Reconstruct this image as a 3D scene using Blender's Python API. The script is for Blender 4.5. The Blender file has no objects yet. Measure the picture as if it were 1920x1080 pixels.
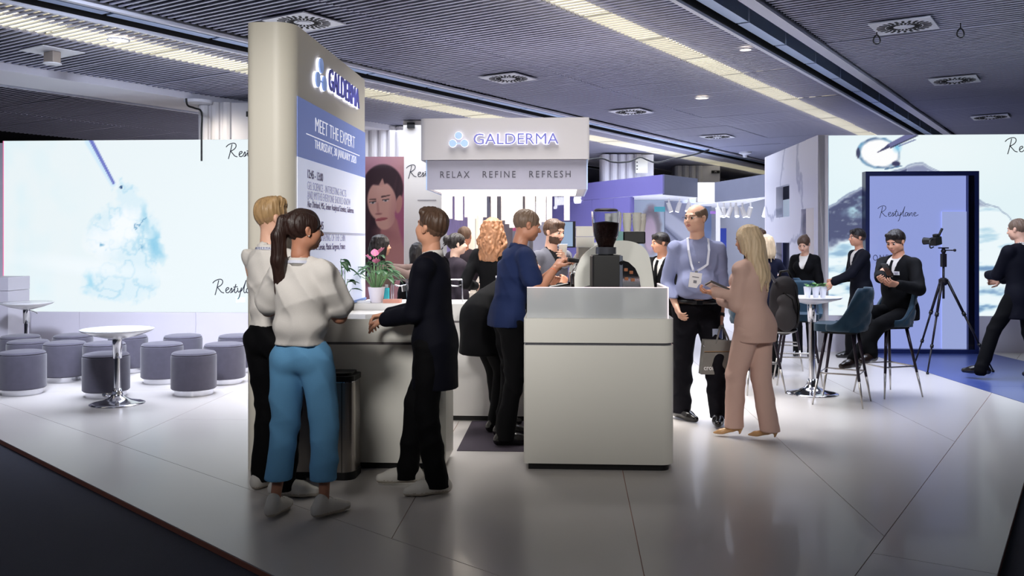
import bpy, bmesh, math, random
import numpy as np
from mathutils import Vector, Matrix, Euler
random.seed(7); np.random.seed(7)
PI = math.pi; R = math.radians
S = bpy.context.scene; COL = S.collection
F = 1690.0; HZ = 452.0; CZ = 1.55           # focal length in px (1920 wide), horizon row, eye height
# ---------------------------------------------------------------- camera
cam = bpy.data.cameras.new('camera'); co = bpy.data.objects.new('camera', cam); COL.objects.link(co)
co.location = (0, 0, CZ); co.rotation_euler = (PI/2, 0, 0)
cam.sensor_width = 36; cam.lens = 36*F/1920; cam.shift_y = -(540-HZ)/1920*1.0
cam.shift_y = (HZ-540)/1920; cam.clip_end = 200; cam.clip_start = .05
S.camera = co
# ---------------------------------------------------------------- world, exposure
w = bpy.data.worlds.new('hall_air'); S.world = w; w.use_nodes = True
w.node_tree.nodes['Background'].inputs[0].default_value = (.60, .66, .88, 1)
w.node_tree.nodes['Background'].inputs[1].default_value = .25
S.view_settings.view_transform = 'Standard'; S.view_settings.look = 'None'
S.view_settings.gamma = 1; S.view_settings.use_curve_mapping = False
S.view_settings.exposure = 0.0
S.cycles.max_bounces = 6; S.cycles.transparent_max_bounces = 8; S.cycles.sample_clamp_indirect = 4; S.cycles.sample_clamp_direct = 12
S.cycles.caustics_reflective = False; S.cycles.caustics_refractive = False
# ---------------------------------------------------------------- large lights (ceiling lamps of the hall, added front spots and wall fills)
def area(name, loc, size, power, col=(1, 1, 1), rot=(0, 0, 0), spread=180, sy=None):
    l = bpy.data.lights.new(name, 'AREA'); l.energy = power; l.color = col; l.size = size
    if sy: l.shape = 'RECTANGLE'; l.size_y = sy
    l.spread = R(spread)
    o = bpy.data.objects.new(name, l); COL.objects.link(o); o.location = loc; o.rotation_euler = rot
    return o
def spot(name, loc, target, power, col, angle, blend, rad=.45):
    l = bpy.data.lights.new(name, 'SPOT'); l.energy = power; l.color = col; l.spot_size = R(angle); l.spot_blend = blend
    l.shadow_soft_size = rad
    o = bpy.data.objects.new(name, l); COL.objects.link(o); o.location = loc
    o.rotation_euler = (Vector(target)-Vector(loc)).to_track_quat('-Z', 'Y').to_euler()
    return o
WARM = (1, .90, .74); COOL = (.78, .84, 1.0); NEUT = (1, .97, .93)
area('hall_lamp', (-3.2, 10.2, 3.66), 3.5, 165, COOL, spread=100, sy=3.0)
area('hall_lamp', (0.3, 9.1, 3.66), 2.6, 170, NEUT, spread=85, sy=3.0)
area('hall_lamp', (3.6, 9.9, 3.66), 3.5, 105, COOL, spread=100, sy=3.0)
area('hall_lamp', (2.0, 18.5, 3.66), 9, 800, COOL, spread=160, sy=7)
area('hall_lamp', (-3.5, 18.5, 3.66), 5, 420, NEUT, spread=160, sy=5)
spot('front_fill_spot', (-1.6, 1.2, 3.5), (-1.1, 6.5, 1.60), 900, NEUT, 42, .9)  # unseen spots added in front to brighten the faces of the stand
spot('front_fill_spot', (1.3, 1.2, 3.5), (.9, 6.6, 1.65), 720, NEUT, 42, .9)
def aimed(name, loc, target, size, power, col, spread):
    o = area(name, loc, size, power, col, (0, 0, 0), spread); o.rotation_euler = (Vector(target)-Vector(loc)).to_track_quat('-Z', 'Y').to_euler(); return o
aimed('wall_fill', (-3.6, 6.2, 3.5), (-5.2, 12.9, .4), .6, 85, COOL, 70)  # unseen fill lights added to lift the walls below the screens
aimed('wall_fill', (3.6, 6.2, 3.5), (5.2, 12.4, .5), .6, 30, COOL, 70)
# ---------------------------------------------------------------- helpers
MATS = {}
def lin(c):
    return tuple(((v/255+.055)/1.055)**2.4 if v/255 > .04045 else v/255/12.92 for v in c)
def mat(name, rgb=(200, 200, 200), rough=.5, metal=0, emit=None, es=1, noise=0, nscale=40, bump=0, bscale=200, coat=0, trans=0, alpha=1, ior=1.45, sheen=0, aniso=None, spec=.5):
    if name in MATS: return MATS[name]
    m = bpy.data.materials.new(name); m.use_nodes = True; nt = m.node_tree; b = nt.nodes['Principled BSDF']
    c = lin(rgb) if max(rgb) > 1.001 else rgb
    b.inputs['Base Color'].default_value = (*c, 1); b.inputs['Roughness'].default_value = rough; b.inputs['Metallic'].default_value = metal
    b.inputs['IOR'].default_value = ior; b.inputs['Coat Weight'].default_value = coat; b.inputs['Coat Roughness'].default_value = .06
    b.inputs['Transmission Weight'].default_value = trans; b.inputs['Alpha'].default_value = alpha; b.inputs['Sheen Weight'].default_value = sheen
    b.inputs['Specular IOR Level'].default_value = spec
    if emit: b.inputs['Emission Color'].default_value = (*lin(emit), 1); b.inputs['Emission Strength'].default_value = es
    if noise or bump:
        tc = nt.nodes.new('ShaderNodeTexCoord'); mp = nt.nodes.new('ShaderNodeMapping')
        nt.links.new(tc.outputs['Object'], mp.inputs[0])
        if aniso: mp.inputs['Scale'].default_value = aniso
    if noise:
        n = nt.nodes.new('ShaderNodeTexNoise'); n.inputs['Scale'].default_value = nscale; n.inputs['Detail'].default_value = 4
        nt.links.new(mp.outputs[0], n.inputs['Vector'])
        mx = nt.nodes.new('ShaderNodeMix'); mx.data_type = 'RGBA'
        mx.inputs[6].default_value = (*[v*(1-noise) for v in c], 1); mx.inputs[7].default_value = (*[min(1, v*(1+noise)) for v in c], 1)
        nt.links.new(n.outputs[0], mx.inputs[0]); nt.links.new(mx.outputs[2], b.inputs['Base Color'])
    if bump:
        n2 = nt.nodes.new('ShaderNodeTexNoise'); n2.inputs['Scale'].default_value = bscale; n2.inputs['Detail'].default_value = 3
        nt.links.new(mp.outputs[0], n2.inputs['Vector'])
        bp = nt.nodes.new('ShaderNodeBump'); bp.inputs['Strength'].default_value = bump; bp.inputs['Distance'].default_value = .01
        nt.links.new(n2.outputs[0], bp.inputs['Height']); nt.links.new(bp.outputs[0], b.inputs['Normal'])
    MATS[name] = m; return m
def vcmat(name, emission=0.0, rough=.6, coat=0):
    if name in MATS: return MATS[name]
    m = bpy.data.materials.new(name); m.use_nodes = True; nt = m.node_tree; b = nt.nodes['Principled BSDF']
    a = nt.nodes.new('ShaderNodeVertexColor'); a.layer_name = 'col'
    b.inputs['Roughness'].default_value = rough; b.inputs['Coat Weight'].default_value = coat
    if emission:
        b.inputs['Base Color'].default_value = (.02, .02, .02, 1)
        nt.links.new(a.outputs[0], b.inputs['Emission Color']); b.inputs['Emission Strength'].default_value = emission
    else: nt.links.new(a.outputs[0], b.inputs['Base Color'])
    MATS[name] = m; return m

def tag(o, label=None, cat=None, group=None, kind=None):
    if label: o['label'] = label
    if cat: o['category'] = cat
    if group: o['group'] = group
    if kind: o['kind'] = kind
    return o
def empty(name, loc=(0, 0, 0), rz=0, parent=None):
    o = bpy.data.objects.new(name, None); COL.objects.link(o); o.location = loc; o.rotation_euler = (0, 0, rz); o.empty_display_size = .1
    if parent: o.parent = parent
    return o
def thing(name, label, cat, loc=(0, 0, 0), rz=0, group=None):
    return tag(empty(name, loc, rz), label, cat, group)
def link(name, me, m, parent=None):
    o = bpy.data.objects.new(name, me); COL.objects.link(o)
    for x in (m if isinstance(m, (list, tuple)) else [m]):
        if x and x.name not in [q.name for q in me.materials if q]: me.materials.append(x)
    if parent: o.parent = parent
    return o
def copy_tree(o, parent=None):
    c = o.copy(); COL.objects.link(c); c.parent = parent
    for ch in o.children: copy_tree(ch, c)
    return c

class MB:
    def __init__(s): s.b = bmesh.new(); s.mi = 0
    def _fin(s, f0):
        s.b.faces.ensure_lookup_table()
        for f in s.b.faces[f0:]: f.material_index = s.mi
        return s
    def box(s, x0, x1, y0, y1, z0, z1, rot=None, bev=0):
        f0 = len(s.b.faces)
        r = bmesh.ops.create_cube(s.b, size=1)
        vs = r['verts']; c = Vector(((x0+x1)/2, (y0+y1)/2, (z0+z1)/2))
        for v in vs: v.co = Vector((v.co.x*(x1-x0), v.co.y*(y1-y0), v.co.z*(z1-z0)))
        if bev:
            es = list({e for v in vs for e in v.link_edges})
            r2 = bmesh.ops.bevel(s.b, geom=es, offset=bev, segments=2, affect='EDGES', profile=.5)
            vs = list({v for f in s.b.faces[:] if f.index == -1 or True for v in f.verts} & set(r2['verts']) | {v for v in vs if v.is_valid})
        for v in vs: v.co = (rot @ v.co if rot else v.co) + c
        return s._fin(f0)
    def prism(s, poly, z0, z1, M=None):
        f0 = len(s.b.faces)
        a = [s.b.verts.new((M @ Vector((p[0], p[1], z0))) if M else (p[0], p[1], z0)) for p in poly]
        b = [s.b.verts.new((M @ Vector((p[0], p[1], z1))) if M else (p[0], p[1], z1)) for p in poly]
        n = len(poly)
        s.b.faces.new(a[::-1]); s.b.faces.new(b)
        for i in range(n): s.b.faces.new((a[i], a[(i+1) % n], b[(i+1) % n], b[i]))
        return s._fin(f0)
    def lathe(s, prof, seg=32, c=(0, 0, 0), M=None, closed=False):
        f0 = len(s.b.faces); rings = []
        for r, z in prof:
            ring = []
            if r < 1e-6:
                p = Vector((0, 0, z)); p = (M @ p if M else p)+Vector(c); ring = [s.b.verts.new(p)]*seg
            else:
                for i in range(seg):
                    a = 2*PI*i/seg; p = Vector((r*math.cos(a), r*math.sin(a), z)); p = (M @ p if M else p)+Vector(c); ring.append(s.b.verts.new(p))
            rings.append(ring)
        if closed: rings.append(rings[0])
        for A, B in zip(rings, rings[1:]):
            for i in range(seg):
                j = (i+1) % seg; vs = []
                for v in (A[i], A[j], B[j], B[i]):
                    if v not in vs: vs.append(v)
                if len(vs) > 2:
                    try: s.b.faces.new(vs)
                    except ValueError: pass
        return s._fin(f0)
    def cyl(s, x, y, z0, z1, r0, r1=None, seg=24):
        r1 = r0 if r1 is None else r1
        return s.lathe([(0, z0), (r0, z0), (r1, z1), (0, z1)], seg, (x, y, 0))
    def rod(s, a, b, r0, r1=None, seg=10):
        a = Vector(a); b = Vector(b); r1 = r0 if r1 is None else r1
        q = (b-a).to_track_quat('Z', 'Y').to_matrix()
        return s.lathe([(0, 0), (r0, 0), (r1, (b-a).length), (0, (b-a).length)], seg, a, q)
    def tube(s, pts, r, seg=8, closed=False):
        f0 = len(s.b.faces); P = [Vector(p) for p in pts]; n = len(P); rings = []
        up = Vector((0, 0, 1)); prev = None
        for i in range(n):
            t = (P[(i+1) % n]-P[i-1]) if (closed or 0 < i < n-1) else (P[1]-P[0] if i == 0 else P[-1]-P[-2])
            t.normalize(); u = prev if prev else (up if abs(t.z) < .95 else Vector((1, 0, 0)))
            a = (u-t*u.dot(t))
            if a.length < 1e-5: a = t.orthogonal()
            a.normalize(); b = t.cross(a); prev = a
            rr = r[i] if isinstance(r, (list, tuple)) else r
            rings.append([s.b.verts.new(P[i]+(a*math.cos(2*PI*k/seg)+b*math.sin(2*PI*k/seg))*rr) for k in range(seg)])
        if closed: rings.append(rings[0])
        for A, B in zip(rings, rings[1:]):
            for i in range(seg): s.b.faces.new((A[i], A[(i+1) % seg], B[(i+1) % seg], B[i]))
        if not closed: s.b.faces.new(rings[0][::-1]); s.b.faces.new(rings[-1])
        return s._fin(f0)
    def sphere(s, c, r, seg=16, sc=(1, 1, 1), M=None):
        n = seg//2
        prof = [(math.sin(PI*i/n), -math.cos(PI*i/n)) for i in range(n+1)]; prof[0] = (0, -1); prof[-1] = (0, 1)
        S3 = Matrix.Diagonal((r*sc[0], r*sc[1], r*sc[2])); return s.lathe(prof, seg, c, (M @ S3) if M else S3)
    def leaf(s, base, d, up, L, W, droop=.3, n=6):
        f0 = len(s.b.faces); d = Vector(d).normalized(); side = d.cross(Vector(up)).normalized(); nn = side.cross(d).normalized()
        rows = []
        for i in range(n+1):
            t = i/n; wd = W*.5*math.sin(PI*min(1, t**.75))**.8 if 0 < t < 1 else 0.0005
            c = Vector(base)+d*L*t-Vector((0, 0, 1))*droop*L*t*t
            rows.append((s.b.verts.new(c-side*wd+nn*wd*.35), s.b.verts.new(c), s.b.verts.new(c+side*wd+nn*wd*.35)))
        for A, B in zip(rows, rows[1:]):
            s.b.faces.new((A[0], A[1], B[1], B[0])); s.b.faces.new((A[1], A[2], B[2], B[1]))
        return s._fin(f0)
    def build(s, name, m, parent=None, smooth=False, loc=None, rz=0):
        me = bpy.data.meshes.new(name)
        if smooth != 'keep': bmesh.ops.recalc_face_normals(s.b, faces=s.b.faces[:])
        s.b.to_mesh(me); s.b.free()
        if smooth:
            me.polygons.foreach_set('use_smooth', [True]*len(me.polygons))
            if smooth == 'auto':
                try: me.set_sharp_from_angle(angle=R(35))
                except Exception: pass
        o = bpy.data.objects.new(name, me); COL.objects.link(o)
        for x in (m if isinstance(m, (list, tuple)) else [m]): me.materials.append(x)
        if parent: o.parent = parent
        if loc is not None: o.location = loc
        if rz: o.rotation_euler = (0, 0, rz)
        return o
def at(px, py, Y): return Vector(((px-960)/F*Y, Y, CZ-(py-HZ)/F*Y))
def fl(px, py):
    Y = F*CZ/(py-HZ); return Vector(((px-960)/F*Y, Y, 0))
BA = R(3.3); RB = -BA; BC, BS = math.cos(BA), math.sin(BA)
def Bw(u, w_, z=0): return Vector((u*BC+w_*BS, -u*BS+w_*BC, z))       # stand axes -> world
def Bl(p): return (p[0]*BC-p[1]*BS, p[0]*BS+p[1]*BC)                   # world -> stand axes
def onwall(px, py, w_):                                                # picture point on the plane w = const of the stand
    k = (px-960)/F; Y = w_/(k*BS+BC); X = k*Y; return (Bl((X, Y))[0], CZ-(py-HZ)/F*Y)
HA = R(33.4)
def rrect(x0, x1, y0, y1, rs, n=6):
    """rounded rectangle, rs = radii at (x0,y0),(x1,y0),(x1,y1),(x0,y1)"""
    out = []
    for (cx, cy, r, a0) in ((x0+rs[0], y0+rs[0], rs[0], PI), (x1-rs[1], y0+rs[1], rs[1], 1.5*PI), (x1-rs[2], y1-rs[2], rs[2], 0), (x0+rs[3], y1-rs[3], rs[3], .5*PI)):
        if r < 1e-5: out.append((cx, cy))
        else: out += [(cx+r*math.cos(a0+.5*PI*i/n), cy+r*math.sin(a0+.5*PI*i/n)) for i in range(n+1)]
    return out
def text(body, size, m, name, parent, loc, rot, ext=.002, sx=1.0, align='CENTER', bold=0, space=1.0):
    c = bpy.data.curves.new('t', 'FONT'); c.body = body; c.size = size; c.extrude = ext; c.align_x = align; c.align_y = 'CENTER'; c.offset = bold; c.space_character = space
    c.resolution_u = 3
    t = bpy.data.objects.new('t', c); COL.objects.link(t)
    dg = bpy.context.evaluated_depsgraph_get(); dg.update()
    me = bpy.data.meshes.new_from_object(t.evaluated_get(dg)); bpy.data.objects.remove(t)
    me.materials.clear()
    o = bpy.data.objects.new(name, me); COL.objects.link(o); me.materials.append(m); o.name = name
    o.location = loc; o.rotation_euler = rot; o.scale = (sx, 1, 1)
    if parent: o.parent = parent
    return o
# hand-drawn script wordmark, strokes in units of the capital's height
SCRIPT = [[(-.30, .78), (-.16, .92), (.05, 1.02), (.25, 1.05), (.38, .98), (.40, .82), (.30, .66), (.12, .54), (-.02, .50)],
          [(.12, .98), (.06, .70), (-.02, .38), (-.10, .08), (-.14, -.04)],
          [(.02, .50), (.16, .34), (.32, .16), (.50, .10)],
          [(.62, .24), (.74, .32), (.84, .40), (.80, .48), (.68, .44), (.62, .30), (.66, .14), (.80, .12), (.92, .22)],
          [(.92, .22), (1.04, .46), (1.06, .30), (1.04, .16), (.94, .12), (1.10, .18), (1.22, .40)],
          [(1.34, .72), (1.26, .42), (1.24, .18), (1.34, .12), (1.44, .26)], [(1.16, .50), (1.46, .54)],
          [(1.46, .46), (1.48, .24), (1.56, .16), (1.68, .30), (1.74, .48)], [(1.74, .48), (1.66, .16), (1.56, -.20), (1.46, -.32)],
          [(1.72, .22), (1.88, .50), (2.02, .86), (2.06, .98), (1.96, .62), (1.90, .26), (1.96, .12), (2.06, .18)],
          [(2.30, .44), (2.16, .44), (2.08, .28), (2.14, .12), (2.26, .22), (2.34, .44), (2.32, .20), (2.40, .12)],
          [(2.44, .44), (2.46, .14), (2.56, .38), (2.68, .44), (2.68, .20), (2.76, .12)],
          [(2.82, .26), (2.98, .34), (3.02, .44), (2.90, .46), (2.82, .30), (2.90, .14), (3.10, .18), (3.24, .26)]]
def smooth_poly(P, k=4):
    P = [Vector((*p, 0)) for p in P]; Q = [P[0]]+P+[P[-1]]; out = []
    for i in range(1, len(Q)-2):
        for j in range(k):
            t = j/k; a, b, c, d = Q[i-1], Q[i], Q[i+1], Q[i+2]
            out.append(.5*((2*b)+(c-a)*t+(2*a-5*b+4*c-d)*t*t+(3*b-a-3*c+d)*t**3))
    return out+[P[-1]]
def script_logo(name, m, parent, loc, h, rz=0, wd=.03, maxx=9, thick=.003):
    b = MB()
    for st in SCRIPT:
        P = [p for p in smooth_poly(st) if p.x < maxx]
        if len(P) > 2: b.tube([(p.x*h, 0, p.y*h) for p in P], wd*h*.5, 5)
    o = b.build(name, m, parent, loc=loc, rz=rz); o.scale = (1, .25, 1); return o
def pic(name, x0, x1, z0, z1, nx, nz, fn, m, parent, y=0, thick=.01):
    """flat picture in the local xz plane (facing -y) with painted vertex colours: fn(X, Z) -> rgb arrays in sRGB 0..255"""
    gx = np.linspace(x0, x1, nx+1); gz = np.linspace(z0, z1, nz+1); X, Z = np.meshgrid(gx, gz, indexing='ij')
    V = np.stack([X, np.full_like(X, y), Z], -1).reshape(-1, 3)
    i, j = np.meshgrid(np.arange(nx), np.arange(nz), indexing='ij'); a = (i*(nz+1)+j).ravel()
    Q = np.stack([a, a+nz+1, a+nz+2, a+1], -1)
    me = mesh_np(name, V, Q, smooth=False)
    c = np.clip(fn(X, Z), 0, 255).reshape(-1, 3)/255.; c = np.where(c > .04045, ((c+.055)/1.055)**2.4, c/12.92)
    at_ = me.color_attributes.new('col', 'FLOAT_COLOR', 'POINT'); at_.data.foreach_set('color', np.concatenate([c, np.ones((len(c), 1))], 1).astype(np.float32).ravel())
    me.materials.append(m); o = bpy.data.objects.new(name, me); COL.objects.link(o)
    if parent: o.parent = parent
    return o
def mesh_np(name, V, Q, smooth=True, mi=None):
    me = bpy.data.meshes.new(name); V = np.asarray(V, np.float32); Q = np.asarray(Q, np.int32); n = len(Q); k = Q.shape[1]
    me.vertices.add(len(V)); me.vertices.foreach_set('co', V.ravel())
    me.loops.add(n*k); me.loops.foreach_set('vertex_index', Q.ravel())
    me.polygons.add(n); me.polygons.foreach_set('loop_start', np.arange(n, dtype=np.int32)*k)
    try: me.polygons.foreach_set('loop_total', np.full(n, k, np.int32))
    except Exception: pass
    me.polygons.foreach_set('use_smooth', np.full(n, smooth))
    if mi is not None: me.polygons.foreach_set('material_index', np.asarray(mi, np.int32))
    me.update(calc_edges=True); me.validate(); return me
def vnoise(x, y, seed=0, oct=4):
    """smooth value noise for painted pictures"""
    rng = np.random.RandomState(seed); T = rng.rand(64, 64); out = 0; amp = 1; tot = 0
    for o in range(oct):
        xs = x*2**o; ys = y*2**o; xi = np.floor(xs).astype(int); yi = np.floor(ys).astype(int); fx = xs-xi; fy = ys-yi
        fx = fx*fx*(3-2*fx); fy = fy*fy*(3-2*fy)
        g = lambda a, b: T[a % 64, b % 64]
        out = out+amp*(g(xi, yi)*(1-fx)*(1-fy)+g(xi+1, yi)*fx*(1-fy)+g(xi, yi+1)*(1-fx)*fy+g(xi+1, yi+1)*fx*fy); tot += amp; amp *= .5
    return out/tot

# ---------------------------------------------------------------- shared materials
M_white = mat('white_lacquer', (226, 224, 222), .35, coat=.25, noise=.02, nscale=3)
M_cream = mat('warm_white_lacquer', (222, 220, 212), .38, coat=.2, noise=.02, nscale=3)
M_black = mat('black_plastic', (14, 14, 16), .45)
M_dark = mat('dark_recess', (8, 8, 11), .8)
M_chrome = mat('chrome', (215, 215, 220), .10, 1)
M_steel = mat('brushed_steel', (170, 165, 160), .28, 1, noise=.12, nscale=30, aniso=(1, 1, .05))
M_grey = mat('grey_paint', (150, 150, 162), .5)
# ================================================================ SETTING: hall floor, platform, ceiling
def clip_poly(P, a, n):
    out = []
    for i in range(len(P)):
        p, q = P[i], P[(i+1) % len(P)]; dp = (p[0]-a[0])*n[0]+(p[1]-a[1])*n[1]; dq = (q[0]-a[0])*n[0]+(q[1]-a[1])*n[1]
        if dp >= 0: out.append(p)
        if dp*dq < 0: t = dp/(dp-dq); out.append((p[0]+t*(q[0]-p[0]), p[1]+t*(q[1]-p[1])))
    return out
def inset(P, g):
    out = P; 
    area2 = sum(P[i][0]*P[(i+1) % len(P)][1]-P[(i+1) % len(P)][0]*P[i][1] for i in range(len(P)))
    s = 1 if area2 > 0 else -1
    for i in range(len(P)):
        p, q = P[i], P[(i+1) % len(P)]; d = (q[0]-p[0], q[1]-p[1]); L = math.hypot(*d)
        if L < 1e-6: continue
        n = (-d[1]/L*s, d[0]/L*s); out = clip_poly(out, (p[0]+n[0]*g, p[1]+n[1]*g), n)
    return out
m_carpet = mat('grey_blue_carpet', (74, 76, 90), .95, noise=.25, nscale=300, bump=.5, bscale=500)
tag(MB().box(-30, 30, -2, 42, -.12, -.035).build('floor', m_carpet), kind='structure')
def X2(a, b): return (b[0]-a[0], b[1]-a[1])
platform = tag(empty('floor'), kind='structure')
pa, pb = fl(0, 824), fl(510, 1078); ra, rb = fl(1870, 1080), fl(1920, 905)
dl = (pb-pa).normalized(); dr = (rb-ra).normalized()
L0 = pa-dl*12; 
# where the two edges meet in front
tt = np.linalg.solve(np.array([[dl.x, -dr.x], [dl.y, -dr.y]]), np.array([ra.x-pa.x, ra.y-pa.y])); corner = pa+dl*float(tt[0])
PLAT = [(corner.x, corner.y), (ra.x+dr.x*16, ra.y+dr.y*16), (ra.x+dr.x*16, 27), (L0.x, 27), (L0.x, L0.y)]
MB().prism(PLAT, -.034, -.006).build('baseboard_front', mat('orange_edge_trim', (190, 120, 95), .5), platform)
pieces = [PLAT]
def cut(p1, p2, sel=None):
    """split the tiles by the floor line through two picture points; sel = picture point lying in the only tile to split"""
    global pieces
    a, b = fl(*p1), fl(*p2); n = (-(b.y-a.y), b.x-a.x); out = []
    for P in pieces:
        ok = True
        if sel:
            s_ = fl(*sel); sg = [((Q[0]-p[0])*(s_.y-p[1])-(Q[1]-p[1])*(s_.x-p[0])) for p, Q in zip(P, P[1:]+P[:1])]
            ok = all(v > 0 for v in sg) or all(v < 0 for v in sg)
        if ok:
            for m_ in (n, (-n[0], -n[1])):
                q = clip_poly(P, (a.x, a.y), m_)
                if len(q) > 2: out.append(q)
        else: out.append(P)
    pieces = out
cut((6, 758), (735, 1010)); cut((1903, 678), (1635, 1037), (1200, 800)); cut((1168, 885), (1207, 1075), (1000, 1000))
cut((225, 829), (323, 785), (400, 840)); cut((783, 925), (733, 1012), (800, 920)); cut((1453, 817), (1655, 1003), (1400, 850))
cut((323, 786), (462, 787), (400, 800)); cut((1575, 722), (1835, 850), (1600, 760)); cut((1636, 1037), (1890, 1080), (1850, 1000)); cut((1636,1037),(1560,1010),(1700,1040))
cut((1300, 720), (1600, 700), (1350, 760)); cut((100, 735), (440, 728), (200, 740))
m_tile = mat('pale_floor_laminate', (202, 197, 194), .30, noise=.02, nscale=2, coat=.1)
SW = Bw(0, 12.9)
for P in pieces:
    q = inset(P, .0022)
    if len(q) > 2: MB().prism(q, -.006, 0).build('floor_tile', m_tile, platform)
# blue runner in front of the portal, dark staff floor behind the bar
m_blue = mat('blue_floor_vinyl', (66, 82, 148), .32, coat=.1)
blue = [(4.90, 6.2), (6.60, 6.2), (6.60, 9.6), (4.90, 9.6)], [(4.90, 9.603), (6.60, 9.603), (6.60, 12.42), (4.90, 12.45)]
for P in blue: MB().prism(P, .0005, .003).build('floor_tile', m_blue, platform)
m_staff = mat('dark_staff_carpet', (62, 54, 66), .9, noise=.15, nscale=150)
ob = MB().prism([Bw(-.79, 6.62)[:2], Bw(.3, 6.62)[:2], Bw(.3, 7.72)[:2], Bw(-.79, 7.72)[:2]], .0005, .004).build('floor_tile', m_staff, platform)

# ---- ceiling: rows of slats running across the hall, split by channels
HC = 3.75
ceil = tag(empty('ceiling', rz=-HA), kind='structure')
m_slat = mat('grey_metal_slat', (172, 174, 198), .42, .1)
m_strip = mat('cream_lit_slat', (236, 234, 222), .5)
tag(MB().box(-34, 14, 0, 44, 4.35, 4.45).build('ceiling_deck', M_dark, ceil), kind=None)
ML, NS = 1.26, 14
def slat_mesh(W, pitch=ML/NS, mt=None):
    b = MB()
    for i in range(NS):
        y = (i+.5)*pitch; b.box(0.006, W-.006, y-.015, y+.015, 0, .018)
    b.box(min(.1, W*.3), min(.1, W*.3)+.03, .0, ML, .022, .045); b.box(W-min(.13, W*.3+.03), W-min(.1, W*.3), .0, ML, .022, .045)
    me = bpy.data.meshes.new('ceiling_panel'); b.b.to_mesh(me); b.b.free(); me.materials.append(mt or m_slat); return me
bays = []
for (a, b_, n) in ((-2.62, 1.6, 2), (-4.00, -3.30, 1), (-4.32, -4.00, 1), (-7.77, -4.32, 2), (-8.95, -8.42, 1), (-9.50, -8.95, 1), (-11.38, -9.50, 1), (-18.5, -12.97, 2)):
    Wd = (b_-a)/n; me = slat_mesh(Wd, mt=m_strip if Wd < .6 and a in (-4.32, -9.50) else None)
    for k in range(n): bays.append((a+k*Wd, Wd, me))
rnd = random.Random(3)
for (x, Wd, me) in bays:
    for r_ in range(0, 27):
        y = 1.5+r_*ML
        # keep to the seen part of the hall
        X = x*math.cos(HA)+y*math.sin(HA); Y = -x*math.sin(HA)+y*math.cos(HA)
        if Y < 4.5 or abs(X) > .62*Y+5.5 or Y > 38: continue
        if x < -12 and r_ % 1: continue
        o = bpy.data.objects.new('ceiling_panel', me); COL.objects.link(o); o.parent = ceil
        o.location = (x, y+rnd.uniform(-.004, .004), HC+rnd.uniform(0, .012))
        o.rotation_euler = (rnd.uniform(-.003, .003), rnd.uniform(-.003, .003), 0)
# channels between bays: flanges, recess and inner duct
m_flange = mat('pale_channel_flange', (196, 198, 216), .4)
m_duct = mat('blue_grey_duct', (180, 200, 235), .4)
def channel(x0, x1, fr):
    b = MB(); b.box(x1-fr, x1, 0, 42, HC-.01, HC+.02); b.build('channel_flange', m_flange, ceil)
    b = MB(); b.box(x0, x0+.05, 0, 42, HC-.03, HC+.02); b.box(x1-.008, x1, 0, 42, HC-.04, HC+.02); b.build('channel_rim', mat('white_rim', (220, 222, 235), .4), ceil)
    b = MB(); b.box(x0+.05, x0+.06, 0, 42, HC, HC+.45); b.box(x1-fr, x1-fr+.01, 0, 42, HC, HC+.45); b.box(x0, x1, 0, 42, HC+.44, HC+.46); b.build('channel_recess', M_dark, ceil)
    d = bpy.data.meshes.new('duct_cover'); bb = MB(); bb.box(0, .03, 0, 1.22, 0, .16); bb.box(-.1, 0, .0, 1.22, 0, .02); bb.b.to_mesh(d); bb.b.free(); d.materials.append(m_duct)
    for i in range(26):
        o = bpy.data.objects.new('duct_cover', d); COL.objects.link(o); o.parent = ceil; o.location = (x0+.20, 4+i*1.27, HC+.045)
channel(-3.29, -2.63, .17); channel(-8.41, -7.78, .17); channel(-12.97, -12.40, .12)
MB().box(-12.40, -11.38, 0, 17.0, HC-.09, HC+.02).build('soffit', mat('white_soffit', (214, 214, 226), .5), ceil)
MB().box(-12.40, -11.38, 17.0, 42, HC-.02, HC+.02).build('soffit', mat('white_soffit'), ceil)
# light strips: lamps above the slats
m_lamp = mat('strip_lamp_glow', (255, 250, 225), emit=(255, 248, 228), es=1.25)
for (x0, x1) in ((-4.32, -4.0), (-9.5, -8.95)):
    d = bpy.data.meshes.new('strip_lamp'); bb = MB(); bb.box(0, x1-x0-.02, 0, 1.18, 0, .04); bb.b.to_mesh(d); bb.b.free(); d.materials.append(m_lamp)
    for i in range(28):
        o = bpy.data.objects.new('strip_lamp', d); COL.objects.link(o); o.parent = ceil; o.location = (x0+.01, 1.54+i*1.26, HC+.022)
m_halo = mat('halo_board_cream', (240, 236, 220), .6)
for (x0, x1) in ((-4.32, -4.0), (-9.5, -8.95)):
    # glow strips and boards added beside the diffuser for a halo through neighbouring slats
    for xx in (x0-.10, x1+.02):
        MB().box(xx, xx+.08, 1.5, 38, HC+.10, HC+.12).build('halo_strip', mat('halo_strip_glow', (255, 246, 220), emit=(255, 246, 220), es=.8), ceil)
        MB().box(xx-.35 if xx < x0 else xx-.02, xx+.10 if xx < x0 else xx+.45, 1.5, 38, HC+.24, HC+.25).build('halo_board', m_halo, ceil)
# hall walls far off (mostly hidden behind stands)
m_hall = mat('grey_hall_wall', (120, 120, 132), .7)
tag(MB().box(-30, 30, 38, 38.3, -.1, 4.4).build('wall_back', m_hall), kind='structure')
tag(MB().box(-26, -25.7, -2, 38, -.1, 4.4).build('wall_left', m_hall), kind='structure')
tag(MB().box(25.7, 26, -2, 38, -.1, 4.4).build('wall_right', m_hall), kind='structure')
tag(MB().box(-26, 26, -2.3, -2, -.1, 4.4).build('wall_front', mat('dark_hall_wall', (50, 50, 58), .8)), kind='structure')

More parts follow.
